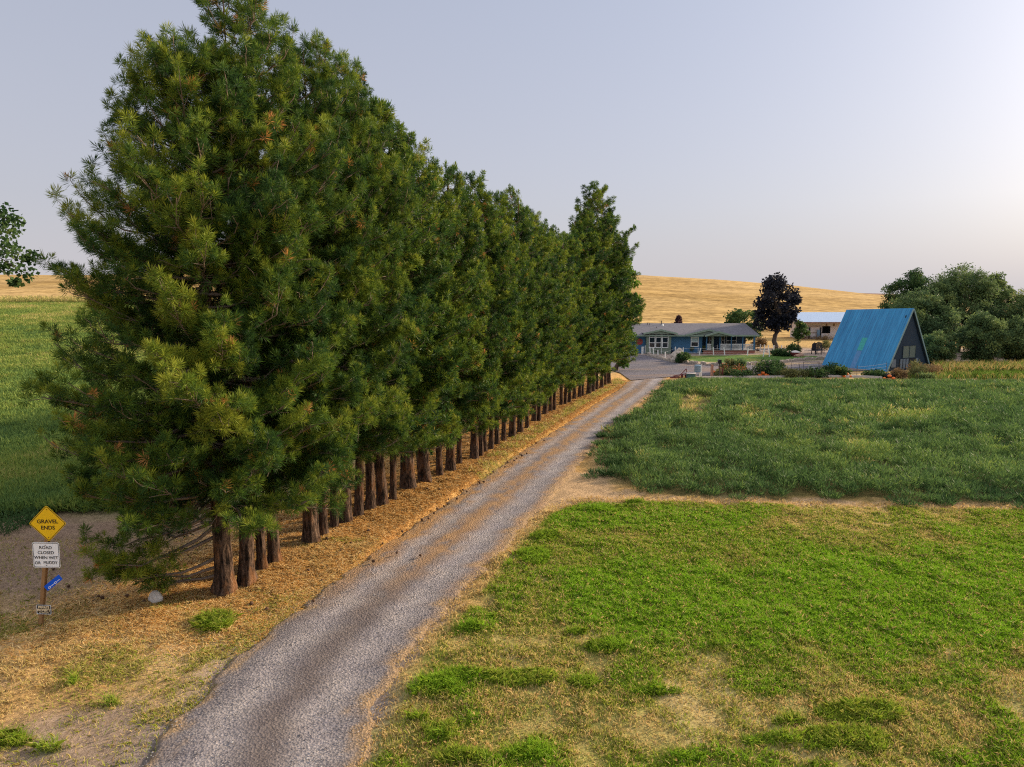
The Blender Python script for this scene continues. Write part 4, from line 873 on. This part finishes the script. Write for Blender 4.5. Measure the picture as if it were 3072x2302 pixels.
for i, (lb, X, Y, H, r, z0, nc) in enumerate([
    ('dark tree standing directly behind the A-frame barn, highest at its peak', 54.6, 94, 11.2, 3.7, 1, 70), ('broad tree with the highest airy crown right of the barn', 60.2, 92, 11.3, 4.5, .8, 95),
    ('tall tree whose thin feathery sprig stands apart in the sky', 65.2, 93, 10.8, 2.6, 1, 60), ('tree at the right edge of the view, crown rising toward the frame', 67.8, 87, 9.0, 4.4, .5, 80),
    ('slender tree between the barn peak and the broad tree', 56.0, 90, 9.2, 2.8, .8, 60), ('mid-height tree filling in just right of the barn wall', 51.0, 86, 8.2, 4.2, .3, 80)]):
    leafy('leafy_tree', lb, 'tree', (X, Y, 0), H, r, z0, M_LEAF if i == 0 else M_WILLOW, 20+i, int(nc*2.3), 170, .30, group='trees right of the barn', tr=.22, clump=.21, fork=.5, shape=.5, top=.5, droop=.3)
for i, (lb, X, Y, H, r, nc) in enumerate([('big blue green bush in front of the trees, tallest of the low bushes', 52.3, 76.0, 5.6, 2.6, 60), ('low rounded bush beside the tall seeding grass', 47.0, 75.5, 3.4, 2.0, 40),
    ('blue green bush between the tallest bush and the right edge', 57.0, 76.5, 4.9, 2.8, 60), ('wide bush cut by the right edge of the view', 61.5, 79, 6.2, 3.2, 60)]):
    leafy('willow_bush', lb, 'bush', (X, Y, 0), H, r, .0, M_WILLOW, 40+i, int(nc*2.2), 150, .26, group='bushes in front of the trees', tr=.08, clump=.23, shape=.5, top=.9)
leafy('poplar_tree', 'bright green leafy tree peeping out behind the far end of the pine row', 'tree', (10.6, 68.5, 0), 12.4, 2.0, .8, leaf_mat('poplar_leaves', [(0, (.03, .07, .02)), (.4, (.085, .17, .025)), (.75, (.17, .26, .03)), (1, (.30, .34, .05))], .45, .6), 60, 70, 170, .24, tr=.2, clump=.30, top=1.3, shape=1.2)
# broadleaf tree standing outside the left edge, one drooping spray hangs into view
rg = np.random.default_rng(12); TX, TY = -24.5, 24.0; t = thing('leafy_tree', 'broadleaf tree at the left edge with a drooping leafy branch against the sky', 'tree', (TX, TY, 0))
C = []
for (u, v, s) in [(5,640,1),(30,690,1),(60,700,1.1),(100,690,.8),(110,650,.5),(15,740,1),(50,760,1.1),(85,745,1),(20,800,.7),(95,770,.7),(60,800,.9),(75,820,.8),(45,845,.35),(70,830,.5),(125,720,.5),(-30,680,1.3),(-40,620,1.2),(-30,750,1.2),(40,660,.7),(85,790,.7),(118,640,.35),(140,712,.35),(148,700,.2)]:
    p = V(u, v, TY-1+rg.uniform(-.8, .8)); C.append((p[0]-TX, p[1]-TY, p[2], s))
for i in range(60):
    p = unit(rg.normal(size=3))*rg.random()**.4; C.append((-.6+p[0]*4.2-1.2, p[1]*4, 11+p[2]*3.4, 1.6))
C = np.array(C); C = C[(C[:, 0]+TX < -16)]
v, f, tint = foliage(C[:, :3], .42*C[:, 3], 90, .13, rg, .45+rg.normal(size=len(C))*.1, 1.3, .5)
link('crown', raw_mesh('crown', v, f, M_LEAF, fattr={'tint': tint}), t)
b = MB(); limb_mb(b, (-2, 0, -.2), (-1.6, 0, 6.5), .34, .22, rg, 6, 0, 10)
for q in list(range(0, len(C), 3)): limb_mb(b, (-1.6, 0, 6.4), C[q, :3], .07, .012, rg, 6, .12, 5)
for q in range(1, 20, 2): limb_mb(b, C[15, :3], C[q, :3], .035, .008, rg, 5, .06, 4)
b.build('trunk', M_BTRUNK, t, smooth=True)

# ------------------------------------------------------------------ round bushes and garden plants
def bush(name, label, u, v, H, r, m, seed, cat='bush', group=None, n=110, size=.14, nc=22, **k):
    x, y = G(u, v); H *= .64; r *= .86; return leafy(name, label, cat, (x, y, 0), H, r, .02, m, seed, nc, n, size, group, tr=.03, clump=.38, top=.5, **k)
M_RBUSH = leaf_mat('dark_red_leaves', [(0, (.03, .012, .014)), (.5, (.075, .03, .03)), (1, (.16, .07, .04))], .2, .7); M_BROWN = leaf_mat('dry_brown_stems', [(0, (.10, .06, .035)), (.5, (.24, .155, .075)), (1, (.36, .27, .11))], .25, .8)
M_OLIVE = leaf_mat('olive_leaves', [(0, (.05, .06, .025)), (.5, (.15, .16, .06)), (1, (.28, .25, .09))], .3, .8)
GB = 'clipped bushes by the dark tree'
bush('round_bush', 'dull clipped bush nearest the tall dark tree trunk', 2333, 1068, 1.25, .9, M_WILLOW, 70, group=GB); bush('round_bush', 'brighter green clipped bush, middle of the three by the tall dark tree', 2354, 1069, 1.35, 1.0, M_LEAF, 71, group=GB)
bush('round_bush', 'largest clipped bush of the three, under the small forked tree', 2383, 1063, 1.85, 1.15, M_LEAF, 72, group=GB)
bush('foundation_shrub', 'olive shrub under the single sash window of the house', 2066, 1059, 1.35, 1.0, M_OLIVE, 73); bush('foundation_shrub', 'grey green shrub at the corner of the house porch', 2111, 1059, 1.2, .75, M_WILLOW, 74)
bush('foundation_shrub', 'dark brown shrub by the right side of the bay window', 2004, 1060, 1.15, .75, M_RBUSH, 75); bush('foundation_shrub', 'dark red low shrub at the right end of the porch', 2257, 1055, 1.0, .85, M_RBUSH, 76)
bush('dry_shrub', 'brown leafless round shrub beyond the right end of the porch', 2279, 1040, 1.6, 1.5, M_BROWN, 77); bush('reddish_shrub', 'small reddish shrub beside the left end of the white fence', 1968, 1061, .9, .45, M_RBUSH, 78, nc=12)
bush('rose_bush', 'dark green bush beside the grey boulders at the driveway bend', 2050, 1090, 1.8, .95, M_LEAF, 79)
for i, (lb, u, v, H, r, m_) in enumerate([('big dark green shrub in the middle of the garden', 2298, 1128, 2.2, 1.7, M_LEAF), ('leafy dark shrub next to the big garden shrub', 2322, 1127, 2.1, 1.2, M_LEAF), ('tall pale rose bush behind the orange flowers', 2186, 1118, 2.0, .8, M_OLIVE),
    ('tall pale rose bush beside the big garden shrub', 2216, 1118, 2.1, .85, M_WILLOW), ('orange flowering low plants along the garden', 2200, 1124, 1.15, 1.5, None), ('low bright green plants under the orange flowers', 2180, 1129, .65, 1.5, M_OLIVE),
    ('low green plants under the tall rose bushes', 2215, 1130, .7, 1.5, M_LEAF), ('low yellow green vine right of the big shrub', 2362, 1131, .95, 1.4, M_OLIVE), ('yellow green sprawling vine in the garden bed', 2395, 1132, .85, 1.5, M_OLIVE),
    ('low green plant before the small metal gate', 2440, 1131, 1.1, 1.2, M_LEAF), ('tall dark plant hiding the lower left corner of the barn roof', 2500, 1129, 1.9, 1.1, M_LEAF), ('dark sprawling plant beside the barn roof edge', 2526, 1130, 1.1, 1.0, M_LEAF),
    ('broad leaved plant in front of the barn eave', 2624, 1132, .85, 1.2, M_LEAF)]):
    if m_ is None: m_ = leaf_mat('orange_flowers', [(0, (.03, .07, .02)), (.42, (.07, .12, .03)), (.5, (.36, .11, .05)), (1, (.60, .22, .10))], .3, .7)
    bush('garden_plant', lb, u, v, H, r, m_, 90+i, 'garden plant', 'plants in the garden bed')
for i, (lb, u, v, H, r, m_) in enumerate([('tan dead weed clump right of the tyre', 2700, 1136, 1.3, .9, M_BROWN), ('olive tall weed clump before the barn door', 2742, 1133, 2.1, 1.3, M_OLIVE), ('brown dry weeds under the barn gable', 2771, 1128, 1.6, 1.6, M_BROWN), ('low grey green weed clump at the crop edge', 2775, 1140, .8, 1.0, M_WILLOW),
    ('red brown dry weeds right of the barn wall', 2800, 1126, 1.5, 1.2, M_BROWN)]):
    bush('weed_clump', lb, u, v, H, r, m_, 120+i, 'weeds', 'dry weeds beside the barn', shape=.5)
for i, (lb, u, v, H, r, m_) in enumerate([('brown brush below the shed wall, left part', 2425, 1018, .8, 2.4, M_BROWN), ('brown brush below the shed wall, right part', 2470, 1020, .9, 2.2, M_BROWN), ('yellow green bush behind the garden chairs', 2478, 1050, 2.1, 1.3, M_OLIVE), ('dry brush between the tall dark tree and the house', 2302, 1005, 2.0, 2.0, M_BROWN)]):
    bush('wild_bush', lb, u, v, H, r, m_, 140+i, 'bush', 'brush around the shed', shape=.5)
# tall seeding grass and bright patch left of the trees' foot
rg = np.random.default_rng(55)
n = 9000; x = rg.uniform(40, 58, n); y = rg.uniform(64.5, 71, n); k = (x/y > .622) & (x/y < .80) & (fbm(x*.6, y*.6, 3) > .33); x, y = x[k], y[k]
va = blades(x, y, rg.uniform(.5, 1.2, len(x)), .05, .35, .5+.5*rg.random(len(x)), rg, z=np.zeros(len(x)))
hd = rg.random(len(x)) < .6; va = (va[0], va[1], np.where(hd, .74+.2*rg.random(len(x)), .34+.25*rg.random(len(x))))
n = 9000; x = rg.uniform(36, 58, n); y = rg.uniform(60.6, 65.5, n); k = (x/y > .655) & (y > 62.3) | (x/y > .585) & (y < 64) & (rg.random(n) < .5) & (x/y < .82); x, y = x[k], y[k]
vb = blades(x, y, rg.uniform(.3, .8, len(x)), .05, .4, np.where((y > 62.3) & (x/y > .675), .50+.10*rg.random(len(x)), rg.uniform(.3, .85, len(x))), rg, z=np.zeros(len(x)))
stuff('tall_grass', [va, vb], M_WEED, 'tall seeding grass with a bright green patch right of the barn', 'tall grass')

# ------------------------------------------------------------------ small things
M_CONE = plain('pine_cone_scales', (.10, .055, .032), .9, .4, 40, bmp=.5); rg = np.random.default_rng(77)
b = MB(); segs = []
for i, (r, z) in enumerate([(.012, .0), (.034, .012), (.042, .035), (.036, .06), (.022, .085), (.006, .10)]): segs.append((r, z))
b.tube([(0, 0, z) for _, z in segs], [r for r, _ in segs], 9); cone = b.build('pine_cone', M_CONE); cm_ = cone.data
pts_c = [(712,970),(778,932),(655,918),(868,873),(815,945),(1000,972),(1123,980),(930,918),(1038,858),(1140,800),(1165,787),(1192,762),(1215,740),(1245,728),(1307,688),(1367,652),(1425,606),(1455,600),(1500,548),(1552,524),(1575,500),(1605,492),(1620,478),(1640,466),(1665,455),(1160,658),(1218,660),(1270,690),(630,1100),(1340,640),(1590,510),(1720,400),(1760,390),(880,1010),(560,1060)]
pts_c = [(600+a/1.7015, 1100+c/1.7015) for a, c in pts_c]+[(206, 1764), (312, 1795), (388, 1796), (433, 1812), (755, 1818), (805, 1828), (165, 1720), (300, 1790), (940, 1815)]
for i, (u, v) in enumerate(pts_c):
    x, y = G(u, v); z = float(ground_z(np.array([x]), np.array([y]))[0]); dr = float(sdf(np.array([x]), np.array([y]), ROAD_POLY)[0])
    o = cone if i == 0 else cone.copy()
    if i: COL.objects.link(o)
    o.location = (x, y, (.055 if dr < .1 else z)+.045); o.rotation_euler = (R(80)+rg.normal()*.3, rg.normal()*.4, rg.random()*6.28); o.scale = (.85+.3*rg.random(),)*3
    tag(o, 'small dark pine cone lying on the straw beside the driveway', 'pine cone', 'pine cones along the driveway')
def rock(name, label, cat, loc, s, m, seed, group=None):
    bm = bmesh.new(); bmesh.ops.create_icosphere(bm, subdivisions=3, radius=1); rg = np.random.default_rng(seed); o3 = rg.random(3)*20
    for v in bm.verts:
        p = np.array(v.co); n = fbm(np.array([p[0]*1.6+o3[0]+p[2]]), np.array([p[1]*1.6+o3[1]-p[2]*.7]), seed, 3)[0]; c = 1
        for q in range(7):
            d = unit(np.random.default_rng(seed*9+q).normal(size=3)); c = min(c, .72/max(.72, float(p @ d)))
        v.co = Vector(p*(.72+.5*n)*c*np.array(s))
    me = bpy.data.meshes.new(name); bm.to_mesh(me); bm.free(); me.materials.append(m); o = link(name, me, None, loc); return tag(o, label, cat, group)
x, y = G(468, 1806); rock('stone', 'white stone on the straw under the big end pine', 'stone', (x, y, .10), (.19, .15, .2), plain('white_stone', (.62, .56, .50), .8, .15, 8), 5)
for i, (u, v, s) in enumerate([(2030, 1083, (.75, .6, .85)), (2038, 1071, (.6, .5, .75)), (2026, 1088, (.5, .4, .5)), (2043, 1086, (.5, .5, .55))]):
    x, y = G(u, v); rock('boulder', ['large grey boulder at the bend of the driveway', 'upper grey boulder behind the large one', 'low grey boulder at the foot of the large one', 'grey boulder against the dark green bush'][i], 'boulder', (x, y, s[2]*.5), s, M_ROCK, 30+i, 'boulders at the driveway bend')
# low stone edging of the house lawn
b = MB(); rg = np.random.default_rng(8); e0 = [(1946, 1068), (1975, 1076), (2010, 1085), (2055, 1090), (2095, 1095), (2150, 1098), (2250, 1096), (2330, 1090), (2420, 1081), (2480, 1078)]; pl = resample([G(*p) for p in e0], 110)
for x, y in pl: w, h = rg.uniform(.12, .3), rg.uniform(.15, .42); a = rg.random(); b.box(-w, w, -.16, .16, -.1, h, 0, Matrix.Translation((x, y, 0)) @ Matrix.Rotation(a, 4, 'Z'))
tag(b.build('stone_edging', M_ROCK, bevel=.05), 'low edging of pale stones along the house lawn', 'edging')
b = MB(); pl = resample([G(2080, 1136), G(2180, 1135), G(2300, 1134.5), G(2480, 1132), G(2570, 1132.5), G(2645, 1136)], 40)
for i in range(39): b.add([(pl[i+j][0], pl[i+j][1]+dy, z) for j in (0, 1) for dy, z in ((-.08, -.1), (-.08, .20), (.08, .20), (.08, -.1))], [(0, 1, 5, 4), (1, 2, 6, 5), (2, 3, 7, 6)])
tag(b.build('garden_kerb', M_CONC), 'long low pale kerb between the crop and the garden', 'kerb')
# white leaning-post fences of the house
def fence(name, label, posts, h0, m, wires=2, r=.07, wm=None, cat='fence', lean=None):
    x0, y0 = G(*posts[0][:2]); t = thing(name, label, cat, (x0, y0, 0)); lo = wparts(t); tops = []
    rg = np.random.default_rng(len(posts))
    for p in posts:
        x, y = G(p[0], p[1]); l = p[2] if len(p) > 2 else 0.; tops.append((x, y, l)); b = MB()
        b.tube([(x, y, -.1), (x+l*.5, y, h0*.5), (x+l, y, h0*rg.uniform(.93, 1.07))], r, 6); b.build('post', m, t, lo)
    for w in range(wires):
        b = MB(); k = .35+.55*w/max(1, wires-1)
        for p, q in zip(tops[:-1], tops[1:]): b.tube([(p[0]+p[2]*k, p[1]-r, h0*k), ((p[0]+q[0])/2, (p[1]+q[1])/2-r, h0*k-.03), (q[0]+q[2]*k, q[1]-r, h0*k)], .007, 4)
        b.build('wire', wm or m, t, lo)
z4 = lambda a, c, l=0.: (1860+a/5.027, 940+c/5.027, l)
z8 = lambda a, c, l=0.: (2260+a/8.508, 1000+c/8.508, l)
M_FWHITE = plain('white_fence_post', (.74, .73, .70), .6, .1, 6)
fence('wire_fence', 'white post fence close to the house front', [z4(330, 622), z4(380, 608), z4(475, 596), z4(612, 600), z4(755, 598, -.08), z4(895, 597), z4(1035, 600), z4(1185, 596, .02), z4(1325, 598, .1), z4(1465, 596), z4(1600, 594, -.06), z4(1705, 586), z4(1875, 585), z4(2112, 582), z8(275, 490), z8(370, 498, .04), z8(515, 498), z8(715, 500), z8(925, 490)], 1.0, M_FWHITE)
fence('wire_fence', 'white leaning post fence along the lower lawn edge', [z4(345, 622), z4(455, 624, -.06), z4(510, 642, -.12), z4(572, 668, -.03), z4(683, 696, -.04), z4(835, 626, -.02), z4(950, 632, .03), z4(1195, 632, .15), z4(1412, 632, -.09), z4(1580, 632, -.14), z4(1920, 640, .06), z8(250, 605, .12), z8(407, 600, -.03)], .95, M_FWHITE)
M_TPOST = plain('dark_steel_post', (.06, .055, .06), .7, .3)
fence('garden_fence', 'thin wire fence on steel posts round the garden', [(2183, 1128), (2258, 1133), (2280, 1131), (2374, 1118), (2397, 1127), (2423, 1129), (2570, 1132), (2658, 1120), (2799, 1127)], 1.05, M_TPOST, 3, .022)
# driveway end: tank on stand, box, implement, lamp post, timber gate posts
x, y = G(2092, 1133); t = thing('tank', 'grey blue metal tank raised on a white stand beside the garden', 'tank', (x, y, 0)); b = MB(); b.tube([(0, 0, .72), (0, 0, .76), (0, 0, 1.66), (0, 0, 1.72)], [.26, .40, .40, .30], 18); b.build('drum', plain('tank_paint', (.16, .25, .33), .5, .25, 4), t)
b = MB(); 
for z in (.95, 1.2, 1.45): b.tube([(0, 0, z), (0, 0, z+.04)], .413, 18)
b.build('hoop', M_METAL, t)
for dx, dy in ((.33, -.25), (-.33, -.25), (.33, .25), (-.33, .25)): MB().box(dx-.035, dx+.035, dy-.035, dy+.035, -.05, .74).build('leg', M_WHITE, t)
MB().box(.38, .45, -.3, -.22, .1, 1.8).build('mast', M_WHITE, t); t.scale = (.75, .75, .68)
x, y = G(2072, 1136); t = thing('utility_box', 'teal green metal box with a pale rim at the crop edge', 'box', (x, y, 0), -.1); MB().box(-.42, .42, -.3, .3, -.05, .62).build('cabinet', plain('teal_grey_paint', (.055, .14, .15), .55, .2), t, bevel=.02)
MB().box(-.46, .50, -.34, .34, .622, .69).build('lid', M_CONC, t, bevel=.01); MB().box(.424, .50, -.3, .3, 0, .62).build('side_rim', M_CONC, t); t.scale = (.9, .9, .72)
x, y = G(2052, 1134); t = thing('plough', 'rusty dark red farm plough lying at the driveway end', 'farm implement', (x, y, 0), .2)
b = MB(); b.tube([(-1.3, 0, .25), (-.3, 0, .38), (.3, 0, .5)], .06, 6); b.tube([(-.6, 0, .3), (-.1, .1, .62), (.25, 0, 1.05)], .05, 6); b.tube([(.25, 0, 1.05), (.35, .05, .6), (.42, 0, .2)], .045, 6); b.build('beam', M_RUST, t)
for k in (-.5, 0, .4): MB().prism([(k, .0), (k+.35, .08), (k+.28, .38), (k+.05, .42)], -.14+.1*k, -.08+.1*k).build('share', M_RUST, t)
MB().box(-1.7, -.5, -.12, .12, .02, .14).build('skid', M_RUST, t)
b = MB(); b.tube([(-1.2+.0, .25, .5), (-.2, .2, .42)], .025, 5); b.build('handle', M_METAL, t); t.scale = (.8, .8, .8)
x, y = G(2157, 1134); t = thing('lamp_post', 'slim black lamp post with a square lantern beside the garden', 'lamp post', (x, y, 0)); MB().tube([(0, 0, -.1), (0, 0, .6), (0, 0, 1.36)], [.045, .04, .035], 8).build('post', M_BLACK, t)
l_ = MB().box(-.15, .15, -.15, .15, 1.32, 1.60).build('lantern', M_BLACK, t, bevel=.02); MB().box(-.07, .07, -.16, -.151, 1.40, 1.52).build('pane', M_GLASS, l_); MB().prism([(-.2, 1.602), (.2, 1.602), (.05, 1.70), (-.05, 1.70)], -.2, .2).build('cap', M_BLACK, l_)
M_PINKW = plain('pinkish_timber', (.42, .23, .17), .85, .25, 5, stretch=(4, 4, .5))
for i, (u, lb) in enumerate([(2133.5, 'tall pinkish timber gate post, left one of the pair'), (2137.5, 'thinner timber gate post next to the tall pinkish one')]):
    x, y = G(u, 1130); tag(MB().box(-.07+.02*i, .07-.02*i, -.06, .06, -.1, 1.15-.05*i).build('gate_post', M_PINKW, None, (x, y, 0), bevel=.01), lb, 'post', 'garden gate posts')
for i, (u, lb) in enumerate([(2161, 'stout weathered stump post beside the lamp post'), (2166.5, 'dark leaning stump post by the orange flowers')]):
    x, y = G(u, 1131); tag(MB().tube([(0, 0, -.1), (.02, 0, .45), (.03*(1+i), 0, .85)], [.10-.03*i, .09-.03*i, .08-.03*i], 8).build('stump_post', M_WOOD if not i else M_RUST, None, (x, y, 0)), lb, 'post', 'weathered posts by the garden')
# wire top rail and the small tubular gate
x, y = G(2432, 1124); t = thing('metal_gate', 'small tubular metal gate at the back of the garden', 'gate', (x, y, 0))
b = MB(); W_ = 1.25
for p, q in (((-W_, 0, 0), (-W_, 0, 1.55)), ((W_, 0, 0), (W_, 0, 1.55)), ((-W_, 0, 1.55), (W_, 0, 1.55)), ((-W_, 0, .2), (W_, 0, .2))): b.tube([p, q], .035, 6)
b.build('frame', M_TPOST, t); b = MB()
for z in (.55, .85, 1.15): b.tube([(-.3, 0, z), (1.15, 0, z)], .05, 6)
b.build('bars', M_METAL, t); MB().box(-.42, -.32, -.04, .04, 0, 1.2).build('post', M_WHITE, t); t.scale = (.6, .8, .78)
def gourds(label, u, v, n, seed, spread):
    x, y = G(u, v); rg = np.random.default_rng(seed)
    for i in range(n):
        bm = bmesh.new(); bmesh.ops.create_uvsphere(bm, u_segments=24, v_segments=12, radius=1)
        for q in bm.verts:
            a = math.atan2(q.co.y, q.co.x); k = 1+.07*math.cos(8*a); q.co = Vector((q.co.x*k, q.co.y*k, q.co.z*.78))
        me = bpy.data.meshes.new('pumpkin'); bm.to_mesh(me); bm.free(); me.materials.append(M_ORANGE); me.polygons.foreach_set('use_smooth', np.ones(len(me.polygons), bool))
        s = rg.uniform(.13, .20); o = link('pumpkin', me, None, (x+(i-(n-1)/2)*spread+rg.normal()*.05, y+rg.normal()*.15, s*.75+(.20 if i == 1 and n > 2 else 0))); o.scale = (s, s, s)
        MB().tube([(0, 0, .7), (.05, 0, .98)], [.10, .07], 6).build('stem', M_WOOD, o); tag(o, label, 'pumpkin', 'pumpkins along the garden kerb')
gourds('orange pumpkin piled below the big dark garden shrub', 2292, 1130.5, 4, 1, .28); gourds('bright orange pumpkin on the pale kerb below the barn roof', 2541, 1132.5, 3, 2, .28); gourds('orange pumpkin beside the half buried tyre', 2668, 1139, 3, 3, .30); gourds('orange pumpkin on the gravel next to the lamp post', 2150, 1122, 2, 4, .4)
x, y = G(2664, 1134); t = thing('tyre', 'black tyre half hidden in dry weeds before the barn', 'tyre', (x, y, .22)); bm = bmesh.new()
b = MB(); nseg, ns = 28, 10
vs = [((.52+.16*math.cos(2*math.pi*j/ns))*math.cos(2*math.pi*i/nseg), (.52+.16*math.cos(2*math.pi*j/ns))*math.sin(2*math.pi*i/nseg), .17*math.sin(2*math.pi*j/ns)) for i in range(nseg) for j in range(ns)]
b.add(vs, [(i*ns+j, i*ns+(j+1) % ns, ((i+1) % nseg)*ns+(j+1) % ns, ((i+1) % nseg)*ns+j) for i in range(nseg) for j in range(ns)]); b.build('tread', M_RUB, t, smooth=True)
# garden chairs and the little dome ornament
M_CHAIR = plain('dark_chair_paint', (.022, .022, .03), .6)
for i, (u, v, rz, lb) in enumerate([(2448, 1063, .35, 'dark slatted garden chair, nearer of the two on the gravel'), (2458, 1060, -.1, 'dark slatted garden chair, farther of the two by the green bush')]):
    x, y = G(u, v); t = thing('garden_chair', lb, 'chair', (x, y, 0), rz, 'garden chairs by the barn'); s = 1.35
    for q in range(5): MB().box((-.28+.115*q)*s, (-.19+.115*q)*s, (.25+.0)*s, .28*s, .35*s, (1.0+.06*(2-abs(q-2)))*s).build('back_slat', M_CHAIR, t)
    MB().box(-.3*s, .3*s, -.3*s, .24*s, .33*s, .37*s).build('seat', M_CHAIR, t)
    for sx in (-1, 1):
        MB().box(sx*.33*s-.05, sx*.33*s+.05, -.35*s, .3*s, .58*s, .61*s).build('armrest', M_CHAIR, t)
        MB().box(sx*.33*s-.03, sx*.33*s+.03, -.32*s, -.26*s, -.02, .58*s).build('leg', M_CHAIR, t); MB().box(sx*.33*s-.03, sx*.33*s+.03, .2*s, .26*s, -.02, .58*s).build('leg', M_CHAIR, t)
x, y = G(2385, 1069); t = thing('fire_pit', 'low dark round fire pit with a pale lid among stones', 'fire pit', (x, y, 0)); MB().tube([(0, 0, 0), (0, 0, .25), (0, 0, .5)], [.5, .62, .66], 16).build('bowl', M_RUST, t); MB().tube([(0, 0, .505), (0, 0, .62), (0, 0, .72)], [.62, .45, .1], 16).build('lid', M_CONC, t)
for i, (u, v, s) in enumerate([(2397, 1070, .35), (2403, 1070, .25), (2391, 1071, .25)]):
    x, y = G(u, v); rock('stone', ['largest reddish stone beside the fire pit', 'outermost small reddish stone by the fire pit', 'small reddish stone touching the fire pit'][i], 'stone', (x, y, s*.4), (s*1.5, s, s), plain('reddish_stone', (.40, .24, .18), .9), 50+i, 'stones by the fire pit')
